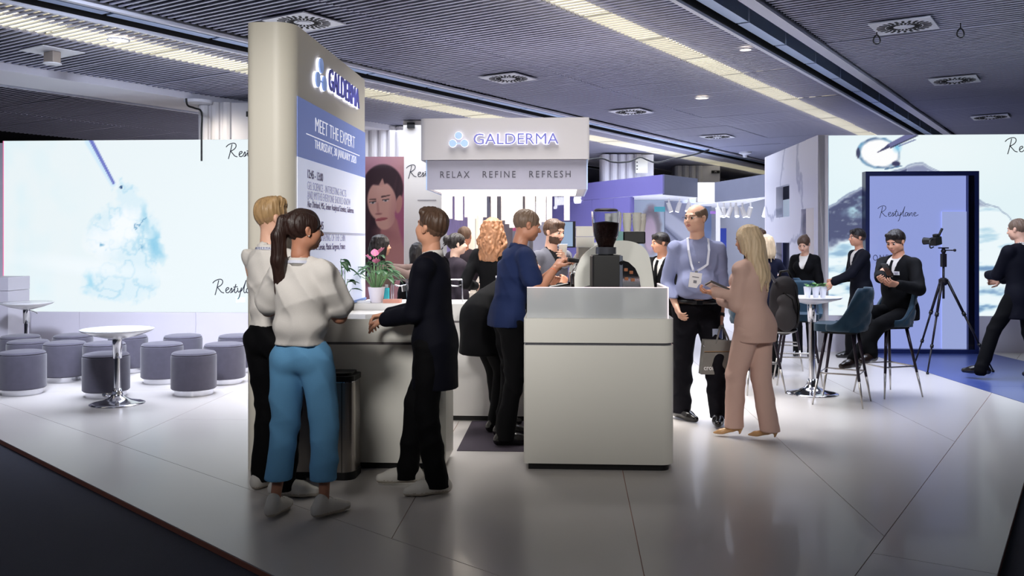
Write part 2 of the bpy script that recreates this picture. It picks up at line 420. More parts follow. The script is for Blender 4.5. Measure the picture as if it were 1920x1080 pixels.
# ---- ceiling fittings (things)
def vent_mesh():
    t = thing('air_diffuser', 'x', 'vent'); h = .29
    MB().box(-h, h, -h, h, -.012, 0).build('plate', mat('white_vent_plate', (214, 216, 226), .45), t)
    b = MB()
    for k in range(24):
        a = 2*PI*k/24
        for (r0, r1, w0) in ((.10, .17, .010), (.18, .26, .013)):
            c, s_ = math.cos(a+(.13 if r0 > .15 else 0)), math.sin(a+(.13 if r0 > .15 else 0))
            P = [(r0*c-w0*s_, r0*s_+w0*c), (r0*c+w0*s_, r0*s_-w0*c), (r1*c+w0*s_, r1*s_-w0*c), (r1*c-w0*s_, r1*s_+w0*c)]
            b.prism(P, -.0155, -.011)
    b.build('slot', M_dark, t); MB().cyl(0, 0, -.02, -.012, .07).build('hub', mat('white_vent_plate'), t)
    return t
def cpos(px, py, z=HC): Y = F*(z-CZ)/(HZ-py); return Vector(((px-960)/F*Y, Y, z))
v0 = vent_mesh(); vl = ['square white swirl air diffuser in the ceiling above the tall white tower', 'square white swirl air diffuser above the hanging bar sign', 'square swirl air diffuser behind the bar sign, second from the sign in its row',
      'farthest square swirl air diffuser before the light strip, above the purple stand', 'large square swirl air diffuser at top right between two hooks', 'square swirl air diffuser at the right, middle of its row of three', 'square swirl air diffuser at the far right just over the splash screen']
for i, (px, py) in enumerate(((570, 40), (953, 146), (1183, 209), (1345, 256), (1695, 48), (1790, 150), (1857, 219))):
    o = v0 if i == 0 else copy_tree(v0); o.location = cpos(px, py, HC-.012); o.rotation_euler = (0, 0, -HA); o['label'] = vl[i]; o['group'] = 'square air diffusers in the slatted ceiling'
for lab, px, py in (('round black hook ring hanging from the ceiling left of the large diffuser', 1644, 56), ('round black hook ring hanging from the ceiling right of the large diffuser', 1801, 43)):
    p = cpos(px, py); t = thing('ceiling_hook', lab, 'hook', p, 0, 'hook rings hanging from the ceiling'); b = MB(); b.rod((0, 0, 0), (0, 0, -.06), .006)
    b.build('shank', M_black, t); MB().tube([(.035*math.sin(a)*(1-.3*math.cos(a)), 0, -.10-.045*-math.cos(a)) for a in np.linspace(0, 2*PI, 17)[:-1]], .008, 6, True).build('ring', M_black, t)
m_dl = mat('downlight_glow', (255, 240, 215), emit=(255, 238, 205), es=4)
for lab, px, py, r_ in (('small warm round downlight in the dark ceiling right of the bar sign', 1316, 183, .09), ('bright square spot on the light strip at top left', 222, 74, .1), ('small white downlight near the right channel', 1398, 92, .06)):
    t = thing('ceiling_downlight', lab, 'ceiling light', cpos(px, py, HC-.01), 0, 'small downlights in the ceiling'); MB().lathe([(r_, 0), (r_*1.2, 0), (r_*1.2, -.012), (r_, -.012), (r_, 0)], 24).build('trim_ring', mat('white_vent_plate'), t)
    MB().cyl(0, 0, -.008, -.002, r_).build('diffuser', m_dl, t)
t = thing('ceiling_projector', 'white square plate with a small camera dome at top left ceiling', 'camera', cpos(98, 96, HC-.01), -HA)
MB().box(-.25, .25, -.25, .25, -.01, 0).build('plate', mat('white_vent_plate'), t); MB().box(-.10, .10, -.05, .05, -.14, -.01, bev=.01).build('housing', mat('beige_grey_housing', (150, 140, 132), .5), t); MB().lathe([(0, -.16), (.10, -.15), (.10, -.14), (0, -.14)]).build('cover', mat('white_vent_plate'), t)
t = thing('smoke_detector', 'small white cone shaped detector on the ceiling left of the marble wall', 'detector', cpos(1397, 285, HC)); MB().lathe([(0, -.14), (.05, -.13), (.06, -.07), (.15, -.04), (.15, 0), (0, 0)]).build('body', mat('white_vent_plate'), t)
t = thing('soffit_lamp', 'round white surface lamp beneath the white soffit above the left column', 'ceiling light', (-4.72, 13.55, 3.66)); MB().lathe([(0, -.05), (.2, -.04), (.21, 0), (0, 0)]).build('lamp_disc', mat('white_vent_plate'), t)
# cable hanging by the left column
pts = smooth_poly([(0, 0), (.02, -.1), (.12, -.14), (.22, -.2), (.22, -.5), (.22, -.9)])
MB_ = MB(); MB_.tube([(p.x, 0, p.y) for p in pts], .014); tag(MB_.build('power_cable', M_black, None, loc=(-4.68, 12.95, 3.6)), 'black cable hanging down in front of the left fluted column', 'cable')
# ---- fluted columns
def column(X, Y, Wd, flute, plate, ztop, label, plain=0):
    t = tag(empty('trim_1', (X, Y, 0)), kind='structure')
    b = MB(); b.box(-Wd/2, Wd/2, 0, .6, 0, ztop); b.build('column_core', mat('column_white', (205, 203, 208), .6), t)
    n = int((Wd*(1-plain))/flute); me = bpy.data.meshes.new('flute'); bb = MB(); bb.lathe([(flute*.46, 0), (flute*.46, ztop)], 10); bb.b.to_mesh(me); bb.b.free(); me.materials.append(mat('column_white'))
    for i in range(n):
        o = bpy.data.objects.new('flute', me); COL.objects.link(o); o.parent = t; o.location = (-Wd/2+(i+.5)*flute, 0.0, 0)
    if plate:
        MB().box(Wd/2-.26, Wd/2-.02, -.06, -.05, ztop-.22, ztop-.14).build('number_plate', M_black, t)
        text(plate, .06, mat('plate_letter', (200, 200, 200)), 'plate_lettering', t, (Wd/2-.14, -.063, ztop-.18), (PI/2, 0, 0), .001)
    return t
column(-4.28, 13.75, 1.0, .17, 'P2P013', 3.66, '', .35)
column(-2.55, 17.2, 1.7, .17, '', 3.73, '')
column(2.9, 22.6, 1.3, .2, '', 3.72, '', .2)
column(5.35, 26.0, 1.3, .2, 'P9', 3.72, '', .25)
spot('column_uplight', (-4.4, 13.2, 3.2), (-4.35, 13.7, 3.0), 16, WARM, 120, .9, .03)
# ================================================================ STAND WALLS, SCREENS
WS = 12.87
st_wall = tag(empty('wall_screen', rz=RB), kind='structure')
uL, _ = onwall(7, 0, WS); uR = onwall(560, 0, WS)[0]; uA = onwall(1553, 0, WS)[0]; uB = 8.6
m_sw = mat('stand_wall_white', (208, 204, 216), .45, noise=.02, nscale=3)
ZB, ZT = .51, 3.03
# base wall below the left screen, panels with seams
for k in range(3):
    a = uL-.6+k*1.75; MB().box(a+.002, a+1.748, WS+.005, WS+.16, 0, ZB-.002).build('wall_panel', m_sw, st_wall)
MB().box(uL-.9, uL-.012, WS+.002, WS+.16, 0, 3.0).build('wall_panel', m_sw, st_wall)
MB().box(uL, uR+.8, WS+.05, WS+.4, ZB, ZT-.01).build('screen_backing', M_dark, st_wall)
for k in range(3):
    a = uA+k*1.64; MB().box(a+.002, a+1.638, WS+.005, WS+.16, 0, ZB-.002).build('wall_panel', m_sw, st_wall)
MB().box(uA, uB, WS+.05, WS+.4, ZB, ZT-.01).build('screen_backing', M_dark, st_wall)
def to_px(X, Z, w_):
    wx = X*BC+w_*BS; wy = -X*BS+w_*BC; return 960+F*wx/wy, HZ-F*(Z-CZ)/wy
def ell(x, y, cx, cy, rx, ry, ang=0, soft=.15):
    c, s_ = math.cos(ang), math.sin(ang); dx = x-cx; dy = y-cy; q = np.sqrt(((dx*c+dy*s_)/rx)**2+((-dx*s_+dy*c)/ry)**2); return np.clip((1+soft-q)/(2*soft), 0, 1)
def seg(x, y, x0, y0, x1, y1, w0, w1=None, soft=1.0):
    w1 = w0 if w1 is None else w1; vx, vy = x1-x0, y1-y0; t = np.clip(((x-x0)*vx+(y-y0)*vy)/(vx*vx+vy*vy), 0, 1); d = np.hypot(x-x0-t*vx, y-y0-t*vy); return np.clip((w0+(w1-w0)*t-d)/soft+.5, 0, 1)
def lay(c, col, m): return c*(1-m[..., None])+np.array(col, float)*m[..., None]
def left_pic(X, Z):
    x, y = to_px(X, Z, WS); n = vnoise(x/22+3, y/22, 5); n2 = vnoise(x/9, y/9+7, 9, 4); n3 = vnoise(x/40, y/60, 3, 3)
    c = np.zeros(x.shape+(3,))+np.array([233, 243, 246.]); c = lay(c, (214, 240, 248), np.clip(n3*1.4-.5, 0, 1)*np.clip(1-(x-0)/190, 0, 1))
    wx = x+(n-.5)*26; wy = y+(n2-.5)*22
    blob = np.maximum.reduce([ell(wx, wy, 232, 362, 20, 24), ell(wx, wy, 245, 400, 30, 34), ell(wx, wy, 232, 440, 64, 56), ell(wx, wy, 262, 468, 40, 50, .3), ell(wx, wy, 225, 530, 70, 36)])
    c = lay(c, (214, 236, 246), blob*.75)
    vein = np.clip(1-np.abs(n-.5)*14, 0, 1)*blob; c = lay(c, (158, 208, 232), vein*.6)
    c = lay(c, (250, 252, 255), ell(wx, wy, 232, 425, 24, 34, .4, .4)*.8); c = lay(c, (250, 252, 255), ell(wx, wy, 190, 455, 26, 26, 0, .5)*.7)
    c = lay(c, (130, 198, 228), ell(wx, wy, 293, 460, 12, 26, -.3, .5)*.8); c = lay(c, (150, 205, 230), ell(wx, wy, 268, 412, 6, 22, -.2, .6)*.7)
    c = lay(c, (160, 215, 238), ell(wx, wy, 168, 525, 8, 16, 0, .6)*.8)
    c = lay(c, (90, 150, 190), seg(wx, wy, 252, 430, 268, 412, 1.2)*.8); c = lay(c, (110, 170, 205), np.clip(n2*6-4.2, 0, 1)*ell(x, y, 225, 462, 50, 26)*.9)
    c = lay(c, (240, 248, 252), ell(x, y, 160, 500, 110, 14, .12, .6)*.8)
    c = lay(c, (190, 225, 250), seg(x, y, 166, 265, 212, 345, 7, 5, 4)*.6); c = lay(c, (108, 118, 196), seg(x, y, 170, 262, 213, 343, 3.6, 2.6)); c = lay(c, (40, 80, 130), ell(x, y, 227, 351, 3, 3))
    return c
scr = tag(empty('display_screen', rz=RB), 'large bright screen with needle lifting pale blue gel, left of the tower', 'screen')
pic('screen_picture', uL, uR+.75, ZB, ZT, 300, 150, left_pic, vcmat('screen_glow', 1.0), scr, y=WS)
MB().box(uL-.012, uL, WS-.002, WS+.05, ZB, ZT).build('screen_edge', mat('screen_edge_pink', (255, 120, 170), emit=(255, 120, 170), es=.5), scr)
m_ink = mat('screen_ink', (30, 34, 50), .6)
for (px, py, h_) in ((432, 297, .21), (407, 552, .21)):
    u, z = onwall(px, py, WS); script_logo('script_lettering', m_ink, scr, (u, WS-.004, z), h_, wd=.07)
u0, z0 = onwall(456, 562, WS)
MB().box(u0-.11, u0+.03, WS-.004, WS-.001, z0-.04, z0+.04).build('logo_tile', mat('pale_teal_logo', (190, 225, 232), emit=(190, 225, 232), es=.6), scr)
def right_pic(X, Z):
    x, y = to_px(X, Z, WS); n = vnoise(x/26+3, y/20, 15); n2 = vnoise(x/10, y/7+7, 19, 4); n3 = vnoise(x/50+2, y/14, 23, 4)
    c = np.zeros(x.shape+(3,))+np.array([226, 242, 246.]); c = lay(c, (244, 250, 250), ell(x, y, 1750, 280, 150, 60, 0, .8)*.5)
    xr = np.abs(x-1730)
    ridge = np.interp(x, [1500, 1553, 1620, 1680, 1730, 1836, 1880, 1920, 2100], [420, 388, 352, 318, 305, 372, 400, 425, 500])+(n-.5)*14
    water = np.clip((y-ridge)/6, 0, 1); low = np.interp(x, [1500, 1553, 1600, 1640, 1700, 1836, 1900, 2000], [462, 456, 446, 446, 440, 380, 405, 440])+(n-.5)*34
    c = lay(c, (176, 184, 214), water*np.clip((low-y)/20+.3, 0, 1)*.9)
    c = lay(c, (70, 76, 112), water*np.clip((low-y)/14+.5, 0, 1)*np.where(x < 1700, .97, .4))
    c = lay(c, (190, 230, 240), np.clip(n*5-2.6, 0, 1)*water*ell(x, y, 1612, 380, 26, 34, .4, .6)*.95)
    c = lay(c, (60, 64, 98), np.clip(n2*6-3.5, 0, 1)*water*np.clip((low-y)/10, 0, 1)*np.where(x < 1700, .7, .15))
    c = lay(c, (225, 245, 250), np.clip(n2*7-4.4, 0, 1)*water*np.clip((low+30-y)/20, 0, 1)*np.where(x < 1700, .4, .8))
    deep = np.clip((y-low)/12, 0, 1)*water; c = lay(c, (236, 247, 250), deep*.9); c = lay(c, (150, 196, 220), deep*np.clip(n3*5-2.6, 0, 1)*.7); c = lay(c, (96, 130, 176), deep*np.clip(n3*8-5, 0, 1)*np.clip((y-450)/60, 0, 1)*.8)
    c = lay(c, (70, 84, 130), np.clip(1-np.abs(y-ridge)/2.0, 0, 1)*.6)
    # droplet held by a needle
    drop = ell(x+(n-.5)*6, y+(n2-.5)*4, 1648, 287, 40, 29, .1, .05); ring = np.clip(drop-ell(x+(n-.5)*6, y+(n2-.5)*4, 1650, 287, 36, 25.5, .1, .08), 0, 1)
    c = lay(c, (252, 252, 252), drop); c = lay(c, (60, 90, 130), ring*np.clip(.35+n2*.9, 0, 1)); c = lay(c, (120, 200, 235), ring*np.clip(n*2-.9, 0, 1))
    c = lay(c, (52, 52, 84), ell(x, y, 1609, 287, 3.5, 10)*.9); c = lay(c, (58, 58, 92), ell(x, y, 1680, 307, 8, 5)); c = lay(c, (60, 100, 140), seg(x, y, 1660, 317, 1690, 311, 1.2))
    c = lay(c, (100, 190, 230), ell(x, y, 1682, 275, 7, 9, 0, .6)*.6)
    c = lay(c, (104, 106, 150), seg(x, y, 1715, 249, 1665, 274, 5.5, 3.6)); c = lay(c, (40, 40, 70), seg(x, y, 1720, 254, 1670, 277, 1.2)); c = lay(c, (60, 60, 96), seg(x, y, 1665, 275, 1645, 286, 3, .6)); c = lay(c, (90, 100, 150), seg(x, y, 1716, 262, 1685, 274, 1.0))
    return c
scr2 = tag(empty('display_screen', rz=RB), 'large bright screen with droplet on a needle above splashing water, at the right', 'screen')
pic('screen_picture', uA, uB, ZB, ZT, 340, 180, right_pic, vcmat('screen_glow', 1.0), scr2, y=WS)
u, z = onwall(1893, 288, WS); script_logo('script_lettering', m_ink, scr2, (u, WS-.004, z), .21, wd=.06)
MB().box(uA-.004, uA+.004, WS-.004, WS+.05, ZB, ZT).build('screen_edge', mat('screen_edge_cyan', (60, 190, 230), emit=(60, 190, 230), es=.6), scr2)

# white upright and marble wall left of the right screen
u1 = onwall(1533, 0, WS-.02)[0]
marble = tag(empty('wall_marble', rz=RB), kind='structure')
MB().box(u1+.004, uA-.005, WS-.03, WS+.6, 0, ZT+.005).build('wall_panel', mat('upright_warm_white', (205, 198, 200), .45), marble)
def marble_mat():
    m = bpy.data.materials.new('white_marble'); m.use_nodes = True; nt = m.node_tree; b = nt.nodes['Principled BSDF']; b.inputs['Roughness'].default_value = .25
    tc = nt.nodes.new('ShaderNodeTexCoord'); n = nt.nodes.new('ShaderNodeTexNoise'); n.inputs['Scale'].default_value = 1.3; n.inputs['Detail'].default_value = 6
    w_ = nt.nodes.new('ShaderNodeTexWave'); w_.inputs['Scale'].default_value = .32; w_.inputs['Distortion'].default_value = 11; w_.inputs['Detail'].default_value = 5; w_.inputs['Detail Scale'].default_value = 1.6; w_.bands_direction = 'DIAGONAL'
    r_ = nt.nodes.new('ShaderNodeValToRGB'); r_.color_ramp.elements[0].position = .0; r_.color_ramp.elements[0].color = (*lin((172, 174, 192)), 1)
    r_.color_ramp.elements[1].position = .05; r_.color_ramp.elements[1].color = (*lin((212, 212, 224)), 1)
    nt.links.new(tc.outputs['Object'], w_.inputs[0]); nt.links.new(w_.outputs[1], r_.inputs[0]); nt.links.new(r_.outputs[0], b.inputs['Base Color']); return m
m_marb = marble_mat(); MATS['white_marble'] = m_marb
# marble wall in the plane u = u1, running back; openings cut by building it from pieces
W0, W1 = WS-.03, 16.1
def mpx(px, py):           # picture point -> (w, z) on plane u=u1
    k = (px-960)/F; # X=kY ; u = X*BC - Y*BS = u1
    Y = u1/(k*BC-BS); X = k*Y; return (Bl((X, Y))[1], CZ-(py-HZ)/F*Y)
ops = []
for (xa, xb, ya, yb) in ((1455, 1480, 348, 407), (1455, 1478, 455, 522), (1502, 1526, 391, 548)):
    wa, wb = mpx(xb, 0)[0], mpx(xa, 0)[0]; wm = mpx((xa+xb)/2, ya); wn = mpx((xa+xb)/2, yb); ops.append((wa, wb, wn[1], wm[1]))
ops.sort()
cuts = [W0]; 
segs = []; cur = W0
w2 = ops[-1]; low = [o for o in ops if abs(o[0]-w2[0]) < .25]
nic = [o for o in ops if o not in low][0]
def mwall(wa, wb, za, zb): MB().box(u1, u1+.10, wa, wb, za, zb).build('wall_panel', m_marb, marble)
mwall(W0, nic[0], 0, ZT); mwall(nic[0], nic[1], 0, nic[2]); mwall(nic[0], nic[1], nic[3], ZT)
la = min(o[0] for o in low); lb = max(o[1] for o in low); zs = sorted((o[2], o[3]) for o in low)
mwall(nic[1], la, 0, ZT); mwall(lb, W1, 0, ZT); mwall(la, lb, 0, zs[0][0]); mwall(la, lb, zs[0][1], zs[1][0]); mwall(la, lb, zs[1][1], ZT)
# what is seen through the openings
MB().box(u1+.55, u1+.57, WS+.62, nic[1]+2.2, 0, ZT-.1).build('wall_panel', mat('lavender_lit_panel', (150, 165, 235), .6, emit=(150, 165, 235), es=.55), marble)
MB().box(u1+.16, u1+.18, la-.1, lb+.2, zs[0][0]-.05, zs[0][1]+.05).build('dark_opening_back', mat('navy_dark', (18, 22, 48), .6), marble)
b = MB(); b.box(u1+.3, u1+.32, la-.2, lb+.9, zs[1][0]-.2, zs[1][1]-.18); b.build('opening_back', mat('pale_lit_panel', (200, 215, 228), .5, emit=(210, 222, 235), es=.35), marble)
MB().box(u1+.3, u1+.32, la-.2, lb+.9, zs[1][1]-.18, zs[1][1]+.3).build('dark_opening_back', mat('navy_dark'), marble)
MB().box(u1+.005, u1+.5, W1, W1+.1, 0, ZT).build('wall_panel', m_sw, marble)

# ---- glowing portal with navy frame in front of the right screen
por = tag(empty('glass_portal', rz=RB), 'tall navy framed lavender glass cabinet with script lettering, before the splash screen', 'display cabinet')
wf, wb_ = 12.70, 12.85; pu0, pu1 = onwall(1623, 0, wf)[0], onwall(1836, 0, wf)[0]; pz = onwall(1730, 321, wf)[1]
m_navy = mat('navy_frame', (26, 36, 84), .35, coat=.2)
for nm, bx in (('frame_side', (pu0, pu0+.055, wf, wb_, 0, pz)), ('frame_side', (pu1-.055, pu1, wf, wb_, 0, pz)), ('frame_top', (pu0+.055, pu1-.055, wf, wb_, pz-.06, pz)), ('frame_sill', (pu0+.055, pu1-.055, wf, wb_, 0, .06))):
    MB().box(*bx).build(nm, m_navy, por)
MB().box(pu1-.13, pu1-.055, wf+.03, wb_-.03, .06, pz-.06).build('inner_jamb', mat('navy_inner_jamb', (60, 74, 140), .4), por)
m_lav = mat('lavender_backlit_panel', (120, 134, 205), .25, emit=(158, 172, 236), es=.85)
MB().box(pu0+.055, pu1-.13, wb_-.04, wb_-.02, .06, pz-.06).build('backlit_panel', m_lav, por)
m_lav2 = mat('lavender_side_panel', (150, 165, 225), .3, emit=(176, 190, 245), es=.75)
MB().box(pu1-.46, pu1-.13, wb_-.06, wb_-.045, .06, pz*.78).build('side_panel', m_lav2, por)
MB().box(pu0+.055, pu1-.055, wf+.02, wf+.028, .06, pz-.06).build('glass_pane', mat('portal_glass', (255, 255, 255), .02, trans=1, ior=1.3), por)
u, z = onwall(1650, 408, wf); script_logo('script_lettering', m_ink, por, (u+.02, wf+.012, z), .155, wd=.055)
u, z = onwall(1660, 484, wf); text('ONE C', .12, mat('grey_ink', (84, 88, 120)), 'lettering', por, (u, wf+.016, z), (PI/2, 0, 0), .0015, .75, 'CENTER', 0, 1.3)
u, z = onwall(1792, 391, wb_-.06)

# ================================================================ TOWER SIGN
TW0, TW1 = 5.98, 8.20; tu0, tu1 = -2.15, -1.826
tower = tag(empty('sign_tower', rz=RB), 'tall rounded cream tower carrying an illuminated name and blue programme poster', 'sign tower')
MB().prism(rrect(tu0, tu1, TW0, TW1, (.06, .14, .02, .02), 10), .0, 3.03).build('tower_body', mat('tower_cream', (220, 215, 202), .45, noise=.02, nscale=2), tower, 'auto')
XR = (PI/2, 0, PI/2)      # text lying on the +u face, reading towards +w
us = tu1+.004; pw0 = Bl(at(557, 0, 6.175))[1]
def blue_pic(X, Z): c = np.zeros(X.shape+(3,))+np.array([128, 148, 208.]); return c
zt_, zm_, zb_ = 2.545, 2.13, 1.035
MB().box(tu1, us, pw0, TW1-.012, zm_, zt_).build('poster_header', mat('periwinkle_print', (120, 138, 200), .5, emit=(118, 138, 205), es=.28), tower)
MB().box(tu1, us, pw0, TW1-.012, zb_, zm_).build('poster_sheet', mat('backlit_poster_white', (222, 226, 245), .5, emit=(214, 222, 250), es=.42), tower)
MB().box(tu1, us+.01, pw0, TW1-.012, zb_-.02, zb_).build('poster_edge', mat('blue_edge', (110, 140, 200), .4), tower)
m_tw = mat('white_print', (245, 246, 255), emit=(245, 246, 255), es=.6); m_tg = mat('grey_print', (150, 148, 176), emit=(150, 148, 180), es=.25); m_td = mat('dark_print', (104, 90, 128))
wc = (pw0+TW1)/2
# (text, centre px, centre py, size, sx, material) -> converted onto the poster plane
def tpx(px, py):
    k = (px-960)/F; Y = tu1/(k*BC-BS); return Bl((k*Y, Y))[1], CZ-(py-HZ)/F*Y
for s_, pa_, pb_, yc, sz, m_, bo in (('MEET THE EXPERT', 590, 664, 252, .155, m_tw, -.003), ('THURSDAY, 30 JANUARY 2020', 589, 667, 286, .095, m_tw, -.0018), ('12:45 - 13:00', 575, 604, 330, .085, m_td, .0015),
        ('GEL SCIENCE - INTERESTING FACTS', 575, 648, 356, .085, m_tg, -.0012), ('AND MYTHS EVERYONE SHOULD KNOW', 575, 656, 373, .085, m_tg, -.0012), ('Åke Öhrlund, MSc, Senior Analytical Scientist, Galderma', 575, 662, 389, .070, m_td, 0),
        ('13:00 - 13:45', 572, 605, 423, .085, m_td, .0015), ('AESTHETIC SHAPING OF THE CHIN', 572, 646, 446, .085, m_tg, -.0012), ('Dr. Ludovic Lievain, Plastic Surgeon, France', 572, 646, 463, .070, m_td, 0), ('LIVE DEMONSTRATION', 575, 646, 517, .085, m_tg, -.0012), ('galderma.com', 625, 641, 549, .05, m_td, 0)):
    wa, _ = tpx(pa_, yc); wb2, _ = tpx(pb_, yc); zc = tpx((pa_+pb_)/2, yc)[1]
    o = text(s_, sz, m_, 'poster_lettering', tower, (us+.001, (wa+wb2)/2, zc), XR, .001, 1, 'CENTER', bo)
    bb = [v[0] for v in o.bound_box]; o.scale = ((wb2-wa)/(max(bb)-min(bb)), 1.0, 1)
wa, za = tpx(573, 250); wb2, zb2 = tpx(673, 292)
MB().box(us, us+.002, wa, wb2, (za+zb2)/2-.004, (za+zb2)/2+.002).build('poster_rule', m_tw, tower)
MB().box(us, us+.001, pw0+.01, TW1-.02, 1.60, 1.62).build('poster_rule', mat('faint_rule', (205, 210, 235)), tower)
# illuminated logo (raised letters, glowing back)
m_lf = mat('logo_face_violet', (88, 88, 164), .4, emit=(100, 104, 190), es=.12); m_lg = mat('logo_halo_glow', (255, 255, 255), emit=(224, 226, 255), es=1.7); m_disc = mat('logo_disc_blue', (140, 165, 220), .4, emit=(140, 168, 228), es=.35)
def logo(parent, c, rot, size, width, dsz, name='letters'):
    """c = centre of the whole mark; local x runs along the reading direction"""
    h = empty('logo', c, 0, parent); h.rotation_euler = rot
    # three discs joined, local xy plane, facing +z
    r_ = dsz*.205; x0 = -width/2+r_
    P = [(x0, -dsz*.40+r_), (x0+dsz*.66, -dsz*.40+r_), (x0+dsz*.33, dsz*.44-r_)]
    for nm, m_, z0, z1, g in (('logo_glow', m_lg, .004, .018, 1.07), ('logo_disc', m_disc, .018, .03, 1.0)):
        b = MB()
        for p in P: b.cyl(p[0], p[1], z0, z1, r_*g, None, 28)
        b.box(P[0][0], P[1][0], P[0][1]-.006, P[0][1]+.006, z0, z1-.004); b.build(nm, m_, h)
    tx0 = x0+dsz*.66+r_*2.4; tw = width/2-tx0
    for nm, m_, z, bo, e in (('logo_glow', m_lg, .011, size*.022, .006), ('logo_letters', m_lf, .024, 0.0, .006)):
        o = text('GALDERMA', size, m_, nm, h, (tx0+tw/2, 0, z), (0, 0, 0), e, 1, 'CENTER', bo); bb = [v[0] for v in o.bound_box]; o.scale = (tw/(max(bb)-min(bb)), 1, 1)
    return h
wa, za = tpx(586, 140); wb2, zb2 = tpx(668, 182)
logo(tower, (tu1, (wa+wb2)/2, (tpx(588, 140)[1]+tpx(666, 182)[1])/2), XR, .24, wb2-wa, .27)

# ================================================================ COUNTERS
def counter(name, label, u0, u1_, w0, w1, radii=(0, 0, 0, 0), strip=False, col=None, parent=None, ztop=1.02):
    t = tag(empty(name, rz=RB), label, 'counter'); c = col or M_cream
    MB().prism(rrect(u0+.03, u1_-.03, w0+.03, w1-.03, tuple(max(0, r-.03) for r in radii)), 0, .045).build('plinth', M_black, t)
    MB().prism(rrect(u0, u1_, w0, w1, radii), .045, .845).build('carcass', c, t, 'auto')
    MB().prism(rrect(u0+.008, u1_-.008, w0+.008, w1-.008, tuple(max(0, r-.008) for r in radii)), .845, .863).build('chrome_strip' if strip else 'shadow_gap', mat('pale_strip', (225, 225, 232), .15, .9) if strip else mat('groove_grey', (110, 104, 106), .6), t)
    MB().prism(rrect(u0, u1_, w0, w1, radii), .863, ztop).build('worktop', c, t, 'auto')
    return t
front = counter('reception_counter', 'cream reception counter behind the bin, man in navy suit leaning over it', -1.822, -.797, 6.06, 6.46)
wing = tag(empty('tower_counter', rz=RB), 'low white counter run along the foot of the tower poster', 'counter')
MB().box(-1.822, -1.45, 6.47, 7.71, 0, .93).build('carcass', M_white, wing); MB().box(-1.822, -1.45, 6.47, 7.71, .93, .95).build('worktop', M_white, wing)
rear = counter('rear_counter', 'lavender white rear counter with bottles and wire stands, behind the staff floor', -1.822, .30, 7.73, 8.3, col=M_white, ztop=1.008)
bar = counter('coffee_bar', 'cream coffee bar front with rounded corner and chrome strip', -.272, .742, 6.10, 6.62, (.015, .09, 0, 0), True, ztop=1.026)
MB().box(.17, .742, 6.622, 7.7, .045, 1.0).build('side_run', M_cream, bar)
gl = tag(empty('splash_guard', rz=RB), 'frosted glass guard standing on the coffee bar', 'glass screen')
m_fg = mat('frosted_glass', (226, 230, 234), .22, trans=.45, coat=.6, noise=.03, nscale=2); m_edge = mat('lit_glass_edge', (255, 230, 235), emit=(255, 226, 232), es=1.0)
MB().box(-.252, .70, 6.145, 6.157, 1.026, 1.232).build('front_pane', m_fg, gl)
MB().box(.688, .70, 6.157, 6.73, 1.026, 1.232).build('side_pane', m_fg, gl)
MB().box(-.252, .70, 6.145, 6.157, 1.232, 1.236).build('pane_edge', m_edge, gl); MB().box(.688, .703, 6.157, 6.73, 1.232, 1.238).build('pane_edge', m_edge, gl); MB().box(.700, .706, 6.14, 6.16, 1.026, 1.238).build('pane_edge', m_edge, gl)
gl.location.z = .0005
# counter at the extreme left edge
t = tag(empty('info_counter', rz=RB), 'white counter block cut off by the left picture edge', 'counter'); u, z = onwall(15, 0, 12.0)
MB().box(u-.7, u, 12.0, 12.5, 0, .86).build('carcass', m_sw, t); MB().box(u-.7, u+.005, 11.995, 12.5, .865, 1.05).build('worktop', m_sw, t)

# ================================================================ HANGING BAR CANOPY
CY0, CY1 = 9.5, 11.2
can = tag(empty('hanging_sign', rz=RB), 'white two-tier canopy sign with illuminated name above glowing tube lamps', 'canopy sign')
cu = lambda px: onwall(px, 0, Bl(at(960, 0, CY0))[1])[0]
cw = Bl(at(960, 0, CY0))[1]; cz = lambda py: onwall(946, py, cw)[1]
a, b_ = cu(788), cu(1105); zt1, zt2, zt3 = cz(221), cz(299), cz(355)
MB().prism(rrect(a, b_, cw, cw+1.7, (.06, .03, .03, .06)), zt2, zt1).build('upper_tier', mat('canopy_white', (172, 169, 173), .5), can, 'auto')
a2, b2 = cu(800), cu(1100)
b = MB(); b.box(a2, b2, cw+.04, cw+.06, zt3, zt2); b.box(a2, a2+.02, cw+.06, cw+1.6, zt3, zt2); b.box(b2-.02, b2, cw+.06, cw+1.6, zt3, zt2); b.box(a2+.02, b2-.02, cw+1.58, cw+1.6, zt3, zt2)
b.build('lower_tier', mat('canopy_lavender', (150, 149, 166), .5), can)
MB().box(a2-.012, a2, cw+.03, cw+1.6, zt3, zt2).build('edge_strip', mat('edge_blue_white', (170, 195, 235), .4), can); MB().box(b2, b2+.012, cw+.03, cw+1.6, zt3, zt2).build('edge_strip', mat('edge_blue_white'), can)
MB().box(a2+.06, b2-.10, cw+.10, cw+1.5, zt3+.004, zt3+.03).build('light_ceiling', mat('canopy_glow', (255, 250, 240), emit=(255, 244, 232), es=1.7), can)
MB().box(b2-.10, b2-.02, cw+.06, cw+1.58, zt3+.002, zt3+.02).build('soffit_board', mat('canopy_white'), can)
logo(can, (onwall(944, 262, cw)[0], cw, cz(262)), (PI/2, 0, 0), .165, onwall(1046, 0, cw)[0]-onwall(842, 0, cw)[0], .19)
m_sl = mat('sign_letter_grey', (62, 60, 74), .5)
